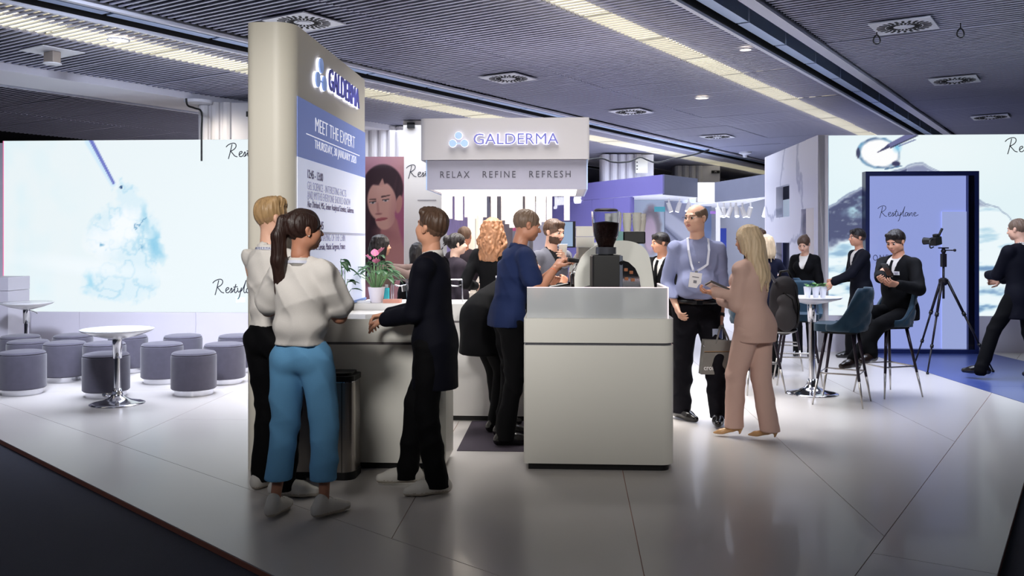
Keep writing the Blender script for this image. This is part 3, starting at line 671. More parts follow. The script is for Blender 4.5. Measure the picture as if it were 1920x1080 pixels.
for s_, xa, xb in (('RELAX', 824, 879), ('REFINE', 904, 966), ('REFRESH', 992, 1070)):
    ua, ub = onwall(xa, 0, cw)[0], onwall(xb, 0, cw)[0]; o = text(s_, .10, m_sl, 'sign_lettering', can, ((ua+ub)/2, cw+.038, cz(327)), (PI/2, 0, 0), .002, 1, 'CENTER', 0, 1.35)
    bb = [v[0] for v in o.bound_box]; o.scale = ((ub-ua)/(max(bb)-min(bb)), 1, 1)
m_tube = mat('tube_lamp_glow', (255, 250, 244), emit=(255, 245, 234), es=1.25); m_tubeb = mat('tube_lamp_body', (235, 222, 210), .5, emit=(255, 240, 225), es=.6)
rnd = random.Random(11)
tubes = [(842, .25, 408), (858, .3, 410), (862, .5, 411), (833, .6, 408), (876, .7, 405), (888, .2, 408), (907, .6, 405), (926, .25, 411), (945, .5, 411), (952, .9, 418), (960, 1.1, 425), (968, .3, 411), (990, .5, 413), (998, 1.0, 420), (1010, .9, 420), (1018, .4, 414), (1030, .7, 410), (1063, .35, 411), (900, 1.2, 402), (975, 1.3, 402)]
ORD = 'first second third fourth fifth sixth seventh eighth ninth tenth eleventh twelfth thirteenth fourteenth fifteenth sixteenth seventeenth eighteenth nineteenth twentieth'.split()
tl = thing('tube_lamp', 'x', 'pendant lamp')
MB().prism(rrect(-.030, .030, -.03, .03, (.008,)*4, 2), 0, 1).build('tube_shade', m_tube, tl)
MB().prism(rrect(-.031, .031, -.031, .031, (.008,)*4, 2), -.012, 0).build('end_cap', m_tubeb, tl)
for i, (px, dw, py) in enumerate(tubes):
    u, z = onwall(px, py, cw+.1+dw); u = min(max(u, a2+.08), b2-.14); o = tl if i == 0 else copy_tree(tl)
    p = Bw(u, cw+.12+dw, z); o.location = p; o.rotation_euler = (0, 0, RB)
    for ch in o.children:
        if ch.name.startswith('tube_shade'): ch.scale = (1, 1, zt3+.004-z)
    rk = sorted(q[0] for q in tubes).index(px); o['label'] = 'white glowing tube lamp under the canopy sign, %s from the left' % ORD[rk]; o['group'] = 'tube lamps under the canopy sign'
# canopy posts and counter block behind
for lab, px, dw in (('left one of two slim white posts carrying the canopy sign', 884, 1.35), ('right one of two slim white posts carrying the canopy sign', 899, 1.55)):
    u = onwall(px, 0, cw+dw)[0]; t = thing('canopy_post', lab, 'post', Bw(u, cw+dw, 0), RB, 'posts under the canopy sign')
    MB().box(-.042, .042, -.04, .04, 0.012, zt3).build('shaft', mat('post_warm_white', (235, 225, 215), .4), t); MB().box(-.09, .09, -.09, .09, 0, .012).build('foot_plate', M_white, t)
area('canopy_lamp', tuple(Bw((a2+b2)/2, cw+.8, zt3-.03)), 1.4, 16, WARM, (0, 0, RB), sy=1.2)
# ================================================================ BACKGROUND STANDS
def wallbox(name, m, p, q, z0, z1, th=.12, parent=None):
    """upright slab between world points p and q (xy), thickness going away from the eye"""
    p = Vector((p[0], p[1])); q = Vector((q[0], q[1])); d = (q-p).normalized(); n = Vector((-d.y, d.x))
    if n.y < 0 or (abs(n.y) < .3 and n.dot(p) < 0): n = -n
    poly = [p, q, q+n*th, p+n*th]
    return MB().prism([tuple(v) for v in poly], z0, z1).build(name, m, parent)
def pxz(py, Y): return CZ-(py-HZ)/F*Y
def X_(px, Y): return (px-960)/F*Y
# portrait poster
t = tag(empty('portrait_banner'), 'tall mauve banner with a dark haired woman portrait, right of the tower', 'banner')
Yb = 15.7; xa, xb = X_(640, Yb), X_(757.5, Yb)
def face_pic(X, Z):
    x = 960+F*X/Yb; y = HZ-F*(Z-CZ)/Yb; n = vnoise(x/20, y/20, 4); n2 = vnoise(x/5+y/25, y/60, 8)
    c = np.zeros(x.shape+(3,))+np.array([190, 136, 150.]); c = lay(c, (206, 150, 146), np.clip((x-700)/60, 0, 1)*.7); c = lay(c, (160, 70, 110), ell(x, y, 752, 410, 30, 60, 0, .5)*.7)
    hair = np.maximum(ell(x, y, 718, 352, 38, 44, 0, .04), ell(x, y, 692, 420, 30, 90, .1, .1)); hair = np.maximum(hair, ell(x, y, 690, 470, 30, 60, 0, .2))
    c = lay(c, (58, 36, 46), hair); c = lay(c, (92, 58, 68), hair*np.clip(n2*2-.8, 0, 1)*.5)
    c = lay(c, (196, 138, 128), ell(x, y, 748, 383, 6, 17, .15, .1))                                   # ear
    skin = (218, 166, 152); neck = np.maximum(seg(x, y, 730, 420, 735, 470, 16, 22, 4), ell(x, y, 742, 482, 44, 22, .15, .2)); c = lay(c, (188, 128, 124), neck)
    c = lay(c, (160, 100, 104), ell(x, y, 724, 440, 20, 12, .4, .6)*.6)
    fc = np.maximum(ell(x, y, 716, 378, 27, 38, -.12, .05), ell(x, y, 722, 408, 18, 23, .2, .06)); c = lay(c, skin, fc)
    c = lay(c, (226, 176, 162), ell(x, y, 702, 398, 9, 12, 0, .8)*fc*.6); c = lay(c, (178, 118, 118), ell(x, y, 744, 395, 10, 34, .1, .8)*fc*.5); c = lay(c, (226, 180, 166), ell(x, y, 712, 352, 14, 14, 0, .9)*fc*.6)
    c = lay(c, (58, 36, 46), ell(x, y, 712, 330, 25, 17, -.15, .1)*.95); c = lay(c, skin, seg(x, y, 717, 336, 716, 346, 1.0, 5, 2)*.9)
    c = lay(c, (70, 44, 46), seg(x, y, 716, 369, 731, 366, 1.5, .8)+seg(x, y, 693, 374, 704, 374, .8, 1.4)*.9)
    for ex, ey in ((699, 380), (723, 376)):
        c = lay(c, (220, 205, 205), ell(x, y, ex, ey, 5, 2.3, -.05, .2)); c = lay(c, (80, 84, 92), ell(x, y, ex, ey, 2.1, 2.2)); c = lay(c, (40, 26, 32), seg(x, y, ex-6, ey-1, ex+6, ey-2.5, .8))
    c = lay(c, (176, 112, 106), seg(x, y, 708, 381, 709, 396, 1.5, 2.2, 3)*.5); c = lay(c, (150, 92, 92), ell(x, y, 710, 401, 6, 2, -.05, .4)*.8)
    c = lay(c, (186, 100, 104), ell(x, y, 715, 411, 11.5, 3.0, -.16, .15)); c = lay(c, (120, 50, 62), seg(x, y, 705, 413.5, 726, 409.5, .6)*.8)
    return c
pic('printed_portrait', xa, xb, 0, 3.02, 110, 230, face_pic, vcmat('print_gloss', 0, .45), t, y=Yb)
MB().box(xa, xb, Yb+.002, Yb+.06, 0, 3.02).build('banner_frame', mat('banner_white', (225, 222, 222), .5), t)
# white wall with script lettering
t = tag(empty('white_panel_wall'), 'plain white panel wall with script lettering left of the hanging sign', 'wall panel')
xa, xb = X_(756, 16.4), X_(846, 16.4)
MB().box(xa, xb, 16.4, 16.6, 0, 3.74).build('wall_panel', mat('panel_warm_white', (214, 210, 204), .5, noise=.02, nscale=2), t)
MB().box(xb, xb+.02, 15.9, 16.6, 0, 3.2).build('wall_panel', mat('panel_warm_white'), t)
script_logo('script_lettering', m_ink, t, (X_(769, 16.4), 16.395, pxz(334, 16.4)), .23, wd=.06)
MB().box(X_(783, 16.4), X_(818, 16.4), 16.392, 16.398, pxz(376.5, 16.4), pxz(374.5, 16.4)).build('small_lettering', mat('faint_lettering', (150, 146, 146)), t)
MB().box(X_(764, 16.4), X_(778, 16.4), 16.33, 16.4, 3.60, 3.70).build('number_plate', M_black, t)
t = tag(empty('wall_display', (X_(812, 14.5), 14.5, 0)), 'slim upright display partly hidden by the dark navy suited man', 'screen')
MB().box(-.10, .10, 0, .04, .9, pxz(401, 14.5)).build('display_body', mat('display_blue_frame', (60, 80, 140), .4), t); MB().box(-.085, .06, -.004, 0, .95, pxz(404, 14.5)).build('display_glass', mat('display_glow', (120, 150, 200), emit=(120, 150, 200), es=.3), t)
MB().box(-.16, .16, -.1, .14, 0, .04).build('foot_plate', M_black, t); MB().box(-.03, .03, .01, .04, .04, .9).build('post', M_black, t)
# lavender wood-grain panel, grey panels and pink poster behind the posts
t = tag(empty('lavender_panel'), 'violet streaked panel behind the bun haired woman', 'wall panel')
MB().box(X_(838, 14), X_(884, 14), 14, 14.1, 0, 2.35).build('wall_panel', mat('violet_streaks', (165, 150, 205), .5, noise=.35, nscale=14, aniso=(3, 1, .25)), t)
t = tag(empty('grey_panel_wall'), 'grey panel wall seen between the hanging tube lamps', 'wall panel')
for k, (pa_, pb_, c_) in enumerate(((896, 918, (168, 170, 184)), (918, 962, (172, 168, 170)), (962, 1000, (176, 172, 172)))):
    MB().box(X_(pa_, 14.6)+.004, X_(pb_, 14.6)-.004, 14.6, 14.7, 0, 2.5).build('wall_panel', mat('grey_panel_%s' % 'abc'[k], c_, .5), t)
t = tag(empty('mirror_poster'), 'pink square poster with a round mirror left of the barista head', 'poster')
xa, xb, za, zb = X_(961, 14.4), X_(992, 14.4), pxz(433, 14.4), pxz(404, 14.4)
MB().box(xa, xb, 14.38, 14.42, za, zb).build('pink_board', mat('hot_pink', (225, 110, 160), .5, emit=(225, 110, 160), es=.15), t)
MB().lathe([(0, 0), (.09, 0), (.09, .012), (0, .012)], 28, ((xa+xb)/2, 14.38, (za+zb)/2), Matrix.Rotation(PI/2, 3, 'X')).build('round_mirror', mat('pale_mirror', (200, 204, 212), .2), t)
MB().box(xa, xb, 14.38, 14.42, 0, za).build('backing_board', mat('pale_board', (196, 196, 210), .5), t)
# purple stand
pst = tag(empty('purple_stand'), 'purple walled neighbouring stand with white letters and a dark grey side fascia', 'exhibition stand')
Yc = 19.6; C0 = at(1244, 0, Yc); Y2 = 1.45*F/(HZ-343); C1 = at(1103, 0, Y2); dd = Vector((C0.x-C1.x, C0.y-C1.y)); C2 = Vector((C1.x, C1.y))-dd*1.9
def on_line(px):            # point of the purple line seen at px
    k = (px-960)/F; a = Vector((C1.x, C1.y)); s_ = (k*a.y-a.x)/(dd.x-k*dd.y); return a+dd*s_
m_pur = mat('violet_stand_paint', (104, 99, 160), .5, noise=.04, nscale=2)
cpx = [on_line(v) for v in (1030, 1066, 1110, 1150, 1181)]
for a_, b_ in zip([C2]+cpx[:-1], cpx):
    wallbox('wall_panel', m_pur, a_+(b_-a_)*.004, b_-(b_-a_)*.004, 0, 2.575, .12, pst)
wallbox('fascia', m_pur, C2, (C0.x, C0.y), 2.58, 3.0, .015, pst)
C3 = at(1308, 0, 20.9); wallbox('side_fascia', mat('charcoal_fascia', (62, 64, 78), .55, noise=.1, nscale=6), (C0.x, C0.y), (C3.x, C3.y), 2.56, 3.0, .015, pst)
for s_, px, py, h_ in (('e', 1009, 381, .36), ('i', 1016, 372, .3), ('Jım', 1050, 375, .42), ('es', 1084, 372, .40)):
    p = on_line(px); ang = math.atan2(dd.y, dd.x); text(s_, h_, mat('white_letter', (245, 245, 250), emit=(245, 245, 255), es=.4), 'stand_lettering', pst, (p.x, p.y-.02, pxz(py, p.y)), (PI/2, 0, ang), .05, .9, 'CENTER', .012)
# interior of the purple stand: lit ceiling, poster, abstract panel, spots
P0 = on_line(1181); m_lit = mat('lit_white_ceiling', (240, 242, 250), .5, emit=(225, 232, 255), es=.35)
MB().prism([(P0.x+.05, P0.y+.1), (C0.x, C0.y+.12), (C3.x, C3.y+.1), (C3.x, 23.5), (P0.x+.05, 23.5)], 2.56, 2.6).build('lit_ceiling', m_lit, pst)
def post_pic(X, Z):
    x = 960+F*X/21.9; y = HZ-F*(Z-CZ)/21.9; n = vnoise(x/6, y/10, 2); c = np.zeros(x.shape+(3,))+np.array([205, 218, 232.])
    c = lay(c, (150, 140, 146), ell(x+(n-.5)*4, y, 1221, 432, 19, 46, 0, .15)); c = lay(c, (214, 190, 204), ell(x, y, 1219, 440, 12, 34, 0, .2)); c = lay(c, (176, 150, 160), np.clip(n*4-2, 0, 1)*ell(x, y, 1221, 400, 16, 16)); return c
pic('printed_portrait', X_(1181, 21.9), X_(1246, 21.9), .2, 2.55, 60, 90, post_pic, vcmat('print_gloss'), pst, y=21.9)
def abs_pic(X, Z):
    x = 960+F*X/21.85; y = HZ-F*(Z-CZ)/21.85; c = np.zeros(x.shape+(3,))+np.array([150, 154, 176.]); c = lay(c, (196, 200, 216), seg(x, y, 1245, 405, 1330, 470, 11, 14, 4)); c = lay(c, (90, 96, 120), seg(x, y, 1247, 428, 1270, 450, 1.5, 1.5, 2)); c = lay(c, (120, 140, 180), ell(x, y, 1322, 420, 14, 36)); return c
pic('printed_art', X_(1247, 21.85), X_(1334, 21.85), .2, pxz(381, 21.85), 70, 70, abs_pic, vcmat('print_gloss'), pst, y=21.85)
MB().box(X_(1176, 22.7), X_(1345, 22.7), 22.7, 22.8, 0, 2.9).build('wall_panel', mat('pale_blue_wall', (206, 210, 226), .5), pst)
MB().box(X_(1227, 21.5), X_(1247, 21.5), 21.5, 21.52, pxz(397, 21.5), pxz(387.5, 21.5)).build('teal_sign', mat('teal_sign', (80, 160, 175), emit=(80, 160, 175), es=.3), pst)
MB().box(X_(1332, 20.5), X_(1346, 20.5), 20.5, 20.52, pxz(401, 20.5), pxz(396, 20.5)).build('violet_sign', mat('violet_sign', (150, 110, 190), emit=(150, 110, 190), es=.3), pst)
# grey fascia stand
gst = tag(empty('grey_stand'), 'white and grey neighbouring stand with track spots, left of the marble wall', 'exhibition stand')
MB().box(X_(1308, 21), X_(1340, 21), 21.0, 21.2, pxz(379, 21), pxz(342, 21)).build('fascia', mat('panel_warm_white'), gst)
ga, gb = at(1340, 0, 20.0), at(1450, 0, 17.2)
wallbox('fascia', mat('slate_fascia', (106, 110, 128), .5, noise=.06, nscale=4), (ga.x, ga.y), (gb.x, gb.y), pxz(379, 20), pxz(342, 20), .1, gst)
MB().prism([(ga.x, ga.y+.12), (gb.x, gb.y+.12), (gb.x+.6, 23.5), (X_(1308, 21), 23.5), (X_(1308, 21), 21.2)], pxz(379, 20)-.02, pxz(379, 20)+.02).build('lit_ceiling', m_lit, gst)
MB().box(X_(1346, 23.4), X_(1470, 23.4), 23.4, 23.5, 0, 2.9).build('wall_panel', mat('pale_blue_wall'), gst)
MB().box(X_(1347, 19.5)-.04, X_(1347, 19.5)+.04, 19.5, 19.58, .0, pxz(392, 19.5)).build('post', M_white, gst)
MB().box(X_(1351, 20), X_(1362, 20), 20, 20.05, .8, pxz(428, 20)).build('navy_board', mat('navy_poster', (40, 60, 150), .5), gst)
ts = thing('track_spotlight', 'x', 'spotlight', (0, 0, 0)); MB().rod((0, 0, 0), (0, 0, -.13), .02).build('stem', M_white, ts)
MB().rod((.0, .02, -.10), (.03, -.06, -.30), .05, .055, 12).build('lamp_head', M_white, ts); MB().rod((.03, -.06, -.30), (.032, -.065, -.315), .045, .045, 12).build('lamp_glow', mat('spot_glow', (240, 245, 255), emit=(240, 245, 255), es=3), ts)
k = 0
for lab, pts_, Y_ in (('white track spotlight under the purple stand ceiling', ((1254, 372), (1274, 370), (1291, 372)), 21.4), ('white track spotlight in the row under the grey stand ceiling', ((1346, 380), (1357, 380), (1370, 382), (1380, 383), (1392, 382), (1407, 386), (1436, 386)), 19.8)):
    for kk, (px, py) in enumerate(pts_):
        o = ts if k == 0 else copy_tree(ts); k += 1; zz = (2.56 if Y_ > 21 else pxz(379, 20)-.02); o.location = (X_(px, Y_), Y_, zz); o.rotation_euler = (0, 0, (k*1.7) % 6); o['label'] = lab+', '+ORD[kk]+' from the left'; o['group'] = lab.replace('spotlight', 'spotlights')
# TV on a stand in front of the purple wall
t = tag(empty('television', (X_(1056, 15), 15, 0), R(-8)), 'pale blue television screen left of the coffee machine before the purple wall', 'television')
MB().box(-.20, .20, 0, .10, pxz(462, 15)-.02, pxz(415, 15)).build('tv_body', M_black, t); MB().box(-.19, .16, -.006, 0, pxz(462, 15), pxz(416, 15)).build('tv_picture', mat('tv_glow', (150, 175, 202), emit=(150, 175, 202), es=.5), t)
MB().box(-.03, .03, .02, .08, 0.02, pxz(462, 15)-.02).build('tv_pole', M_black, t); MB().box(-.25, .25, -.15, .25, 0, .02).build('tv_foot', M_black, t)
# switch box with cable on column
t = tag(empty('switch_box', (X_(1207, 22), 22.34, 0)), 'pale switch box with three sockets fixed high on the background column', 'switch box')
MB().box(-.15, .15, 0, .15, pxz(322, 22), pxz(294, 22)).build('box_body', mat('ivory_box', (214, 212, 200), .5), t)
for py in (301, 308, 314): MB().box(-.13, -.10, -.01, 0, pxz(py+2, 22), pxz(py, 22)).build('socket', M_black, t)
pts = smooth_poly([(1102, 300), (1128, 297), (1150, 304), (1180, 303), (1200, 295), (1214, 300), (1232, 305), (1262, 298), (1300, 290), (1330, 281)])
tag(MB().tube([(X_(p.x, 21.5), 21.5, pxz(p.y, 21.5)) for p in pts], .02, 6).build('hanging_cable', M_black), 'thin dark cable looping under the ceiling over the purple stand', 'cable')
# white console behind the rear counter
t = tag(empty('white_console', (X_(904, 9.5), 9.5, 0), RB), 'sloping white console at the foot of the canopy posts', 'console')
MB().box(-.20, .22, 0, .35, 0, 1.0).build('console_body', mat('post_warm_white'), t)
M_ = Matrix(((1, 0, 0), (0, 0, 1), (0, 1, 0)))
b = MB(); b.prism([(-.14, 1.002), (.22, 1.002), (.20, 1.28), (.02, 1.28)], .02, .30, Matrix(((1, 0, 0), (0, 0, 1), (0, 1, 0)))); b.build('console_slope', mat('post_warm_white'), t)
b = MB(); b.tube([(-.06, -.0, 1.02), (.0, -.0, 1.19), (.035, -.0, 1.20)], .006); b.build('lamp_arm', M_black, t)
# extra walls closing the view far behind
t = tag(empty('far_stand'), 'pale far stand wall behind the bar', 'wall panel')
for a_, b_ in ((-16, -9), (-9, -2.6), (-2.6, 4.2)):
    MB().box(a_+.01, b_-.01, 24.5, 24.6, 0, 2.6).build('wall_panel', mat('far_grey', (176, 172, 180), .6), t)
t = tag(empty('far_stand'), 'pale far stand wall behind the right screen', 'wall panel')
MB().box(6.5, 15, 24.5, 24.6, 0, 2.6).build('wall_panel', mat('far_grey'), t)

# ================================================================ FURNITURE
m_velvet = mat('charcoal_velvet', (74, 71, 84), .85, sheen=.25, noise=.22, nscale=14)
ot = thing('ottoman', 'x', 'stool'); b = MB(); r_ = .222
b.lathe([(0, .058), (r_-.012, .058), (r_, .07), (r_, .385), (r_-.004, .40), (r_-.012, .405), (r_-.006, .412), (r_-.02, .428), (r_-.06, .436), (0, .440)], 40); b.build('upholstery', m_velvet, ot, 'auto')
MB().lathe([(0, 0), (.19, 0), (.19, .058), (0, .058)], 40).build('chrome_base', M_chrome, ot, 'auto')
olab = [('dark velvet ottoman cut by the left picture edge, front row', 42, 8.97), ('dark velvet ottoman second from the left in front row', 121.5, 9.81), ('dark velvet ottoman directly behind the pole of the dish table', 199, 8.82), ('dark velvet ottoman half hidden right behind the dish table', 240, 10.5), ('dark velvet ottoman hidden behind the one at the table pole', 196, 9.75),
        ('dark velvet ottoman just right of the dish table, middle row', 304, 9.7), ('dark velvet ottoman nearest the camera between table and tower', 363.5, 8.94), ('dark velvet ottoman overlapped by the nearest one on its left, near tower', 421, 9.67), ('dark velvet ottoman in back row right of the dish table', 343, 10.55), ('dark velvet ottoman in back row cut by the tower', 445, 10.55),
        ('dark velvet ottoman in back row farthest left', 38, 10.5), ('dark velvet ottoman in middle row behind the leftmost one', 53, 9.95), ('dark velvet ottoman in back row left of the dish table', 137, 10.6)]
for i, (lab, px, Yf) in enumerate(olab):
    Y_ = Yf+.2; o = ot if i == 0 else copy_tree(ot); o.location = (X_(px, Y_), Y_, 0); o.rotation_euler = (0, 0, i*.9); o['label'] = lab; o['group'] = 'velvet ottomans before the left screen'
def dish_table(label, x, y, z, m_top, r=.335, rb=.25, depth=.10, lever=False):
    t = thing('pedestal_table', label, 'table', (x, y, 0))
    MB().lathe([(0, z-depth), (.06, z-depth), (r*.62, z-depth*.62), (r*.93, z-.022), (r, z-.004), (r-.006, z), (r*.85, z-.012), (r*.5, z-.022), (0, z-.025)], 48).build('table_top', m_top, t, True)
    MB().lathe([(.030, .12), (.030, z-depth+.005)], 20).build('pole', M_chrome, t, True)
    MB().lathe([(.022, z-depth-.18), (.042, z-depth-.18), (.045, z-depth)], 20).build('collar', M_chrome, t, True)
    MB().lathe([(0, 0), (rb, 0), (rb, .008), (rb*.85, .018), (rb*.5, .036), (rb*.26, .07), (.045, .11), (.036, .15), (0, .15)], 48).build('base', M_chrome, t, True)
    if lever: MB().tube([(.03, 0, z-depth-.01), (.10, -.02, z-depth-.02), (.16, -.03, z-depth-.05)], .006).build('lever', M_chrome, t, True)
    return t
m_gloss = mat('gloss_white_plastic', (226, 226, 230), .12, coat=.6)
p = fl(220, 757); dish_table('glossy white dish table on a chrome pedestal among the ottomans', p.x, p.y, .715, m_gloss)
dish_table('glossy white dish table by the far left screen corner', X_(50, 11.9), 11.9, .745, m_gloss, lever=True)
p = fl(1522, 738); TX, TY = p.x, p.y
dish_table('round marble topped bistro table with small plant pots', TX, TY, .985, mat('white_marble'), .30, .26, .075)

# velvet bar stools
m_teal = mat('teal_velvet', (8, 46, 66), .8, sheen=.15, noise=.25, nscale=10); m_leg = mat('dark_violet_leg', (34, 24, 36), .35, .4); m_tip = mat('brass_steel_tip', (190, 185, 180), .3, .9)
def bar_stool(label, x, y, face, arrow=None):
    """face = unit vector the sitter looks along"""
    rz = math.atan2(-face[0], face[1]); t = thing('bar_stool', label, 'stool', (x, y, 0), rz, 'teal velvet bar stools')
    # shell: arc around the back, local +y is forward
    nu, nv = 44, 16; V = []; N = 0
    for side in (0, 1):
        for i in range(nu+1):
            a = -R(118)+2*R(118)*i/nu; ca = abs(a)/R(118); top = 1.11-.34*math.sin(PI/2*min(1, max(0, (ca-.42)/.50)))**1.15; bot = .700
            for j in range(nv+1):
                f = j/nv; z = bot+(top-bot)*f; fl_ = .205+.035*f+.01*math.sin(PI*f)
                rr = fl_+(.022 if side == 0 else -.022)*(1 if 0 < f < 1 else .6)
                if side == 0 and ca < .8:
                    u_ = a*3.4; v_ = (z-.7)*14; q = abs(math.sin((u_+v_)*1.0))*abs(math.sin((u_-v_)*1.0)); rr += .020*min(1, q*1.5)-.010
                V.append((rr*math.sin(a)*1.02, -rr*math.cos(a)*1.0-.0-.02*f, z))
    o = (nu+1)*(nv+1); Q = []; g = lambda s_, i, j: s_*o+i*(nv+1)+j
    for i in range(nu):
        for j in range(nv): Q += [(g(0, i, j), g(0, i+1, j), g(0, i+1, j+1), g(0, i, j+1)), (g(1, i, j), g(1, i, j+1), g(1, i+1, j+1), g(1, i+1, j))]
        Q += [(g(0, i, nv), g(0, i+1, nv), g(1, i+1, nv), g(1, i, nv)), (g(0, i, 0), g(1, i, 0), g(1, i+1, 0), g(0, i+1, 0))]
    for j in range(nv): Q += [(g(0, 0, j), g(0, 0, j+1), g(1, 0, j+1), g(1, 0, j)), (g(0, nu, j), g(1, nu, j), g(1, nu, j+1), g(0, nu, j+1))]
    me = mesh_np('backrest', V, Q); link('backrest', me, m_teal, t)
    MB().prism(rrect(-.205, .205, -.19, .235, (.10, .10, .08, .08), 6), .695, .765).build('seat', m_teal, t, 'auto')
    MB().prism(rrect(-.17, .17, -.15, .17, (.05,)*4, 4), .675, .695).build('seat_base', M_black, t)
    for sx in (-1, 1):
        for sy in (-1, 1):
            a = Vector((sx*.13, sy*.12, .68)); b_ = Vector((sx*.235, sy*.225, 0)); k = .64; c = a+(b_-a)*k
            lg = MB().rod(a, c, .017, .013, 10).build('leg', m_leg, t, True); MB().rod(c, b_, .0125, .007, 10).build('leg_tip', m_tip, lg, True)
    q = .178; zf = .30
    MB().tube([(q, q, zf), (-q, q, zf), (-q, -q, zf), (q, -q, zf)], .008, 6, True).build('footrest', mat('satin_chrome', (190, 185, 180), .25, .9), t)
    return t
bar_stool('teal tufted velvet bar stool in front of the marble table, empty', 3.16, 8.63, Vector((-.86, .5)).normalized())
bar_stool('teal velvet bar stool under the seated man in black suit', 3.80, 9.12, Vector((-.96, -.28)).normalized())
bar_stool('dark bar stool left of the marble table behind the backpack', 2.50, 9.32, Vector((.95, .3)).normalized())
bar_stool('teal bar stool on the far side of the marble table', 3.12, 9.85, Vector((-.2, -1)).normalized())
bar_stool('teal bar stool farthest back left of the marble table', 3.30, 11.0, Vector((.3, 1)).normalized())
# small pots on the marble table
for i, (px, lab) in enumerate(((1514, 'leftmost small white pot with green leaves on the marble table'), (1529.5, 'middle small white pot with green leaves on the marble table'), (1543, 'rightmost small white pot on the marble table'))):
    t = thing('potted_plant', lab, 'plant', (X_(px, TY+.02*i), TY+.02*i, .972), 0, 'small pots on the marble table')
    MB().lathe([(0, 0), (.026, 0), (.040, .115), (.036, .115), (.034, .10), (0, .10)], 24).build('pot', m_gloss, t, 'auto')
    b = MB(); rr = random.Random(i+4)
    for k in range(9):
        a = rr.uniform(0, 6.28); el = rr.uniform(.2, .9); d = (math.cos(a)*math.cos(el), math.sin(a)*math.cos(el), math.sin(el)); base = Vector((0, 0, .105)); tip = base+Vector(d)*rr.uniform(.015, .035)
        b.rod(base, tip, .002, .0015, 5); b.leaf(tip, d, (0, 0, 1), .055, .042, .3)
    b.build('leaves', mat('bright_leaf', (70, 125, 40), .4, noise=.2, nscale=30), t, 'keep')
# photo tripod
t = thing('camera_tripod', 'black camera tripod standing on the blue floor before the portal', 'tripod'); ap = Vector((5.17, 10.80, 1.07))
t.location = (ap.x, ap.y, 0)
def L_(p): return Vector(p)-Vector((ap.x, ap.y, 0))
m_tri = mat('tripod_black', (22, 18, 26), .4, .3)
for (px, py) in ((1715, 685), (1739, 702), (1862, 698)):
    f_ = L_(fl(px, py)); top = Vector((0, 0, 1.07))+Vector((f_.x, f_.y, 0)).normalized()*.045; m1 = top+(f_-top)*.36; m2 = top+(f_-top)*.70
    lg = MB().rod(top, m1, .017, .016, 10).rod(m1, m2, .013, .012, 10).rod(m2, f_+Vector((0, 0, .02)), .010, .009, 10).build('leg', m_tri, t, True)
    MB().rod(m1-(f_-top)*.015, m1+(f_-top)*.02, .023, .023, 12).rod(m2-(f_-top)*.012, m2+(f_-top)*.018, .020, .020, 12).build('leg_lock', M_black, lg, True); MB().rod(f_+Vector((0, 0, .024)), f_+Vector((0, 0, .003)), .017, .015, 10).build('rubber_foot', M_black, lg, True)
MB().lathe([(0, 1.02), (.03, 1.02), (.055, 1.05), (.055, 1.09), (.03, 1.11), (0, 1.11)], 16).build('spider', m_tri, t, 'auto')
MB().rod((0, 0, .86), (0, 0, 1.34), .014, .014, 12).build('centre_column', m_tri, t, True)
MB().box(-.028, .028, -.03, .03, 1.24, 1.40, bev=.006).build('column_clamp', m_tri, t)
b = MB(); b.sphere((0, 0, 1.43), .03); b.rod((0, 0, 1.40), (0, 0, 1.47), .02); b.box(-.05, .05, -.03, .03, 1.46, 1.475); b.rod((.02, 0, 1.44), (.11, -.03, 1.44), .008); b.sphere((.12, -.03, 1.44), .018, 10); b.build('ball_head', m_tri, t, 'auto')
cm = thing('photo_camera', 'black camera tilted on top of the tripod', 'camera', (ap.x-.09, ap.y, 1.50), R(35))
Rt = Matrix.Rotation(R(-8), 3, 'Y')
MB().box(-.07, .07, -.04, .04, 0, .10, Rt, bev=.01).build('camera_body', M_black, cm); MB().box(-.03, .03, -.03, .03, .10, .135, Rt, bev=.008).build('viewfinder', M_black, cm)
MB().lathe([(.0, 0), (.036, 0), (.04, .05), (.045, .10), (.038, .10), (.03, .06), (0, .06)], 20, (-.02, .04, .05), Matrix.Rotation(R(-90), 3, 'X')).build('lens', M_black, cm, 'auto')
MB().rod((.05, 0, .10), (.10, -.02, .20), .014, .016).build('flash_unit', M_black, cm)
pts = smooth_poly([(-.07, .08), (-.15, .05), (-.14, -.03), (-.07, -.02)]); MB().tube([(q.x, -.01, q.y) for q in pts], .008, 6).build('camera_strap', M_black, cm)
# stainless bin
t = thing('waste_bin', 'tall stainless steel bin with black lid and foot before the counter', 'bin', (-1.235, 5.97, 0), RB)
poly = lambda g: rrect(-.215+g, .215-g, -.125+g, .105-g, (.03, .07, .03, .03), 8)
MB().prism(poly(-.004), 0, .05).build('foot', M_black, t, 'auto'); MB().prism(poly(0), .05, .63).build('steel_body', M_steel, t, 'auto'); MB().prism(poly(.003), .63, .638).build('lid_rim', M_chrome, t, 'auto')
MB().prism(poly(-.004), .638, .672).prism(poly(.02), .672, .69).build('lid', M_black, t, 'auto'); MB().box(.138, .142, -.127, -.12, .05, .63).build('seam', M_dark, t)
MB().prism([(-.1, -.128), (.1, -.128), (.08, -.165), (-.08, -.165)], .008, .022).build('pedal', M_steel, t)

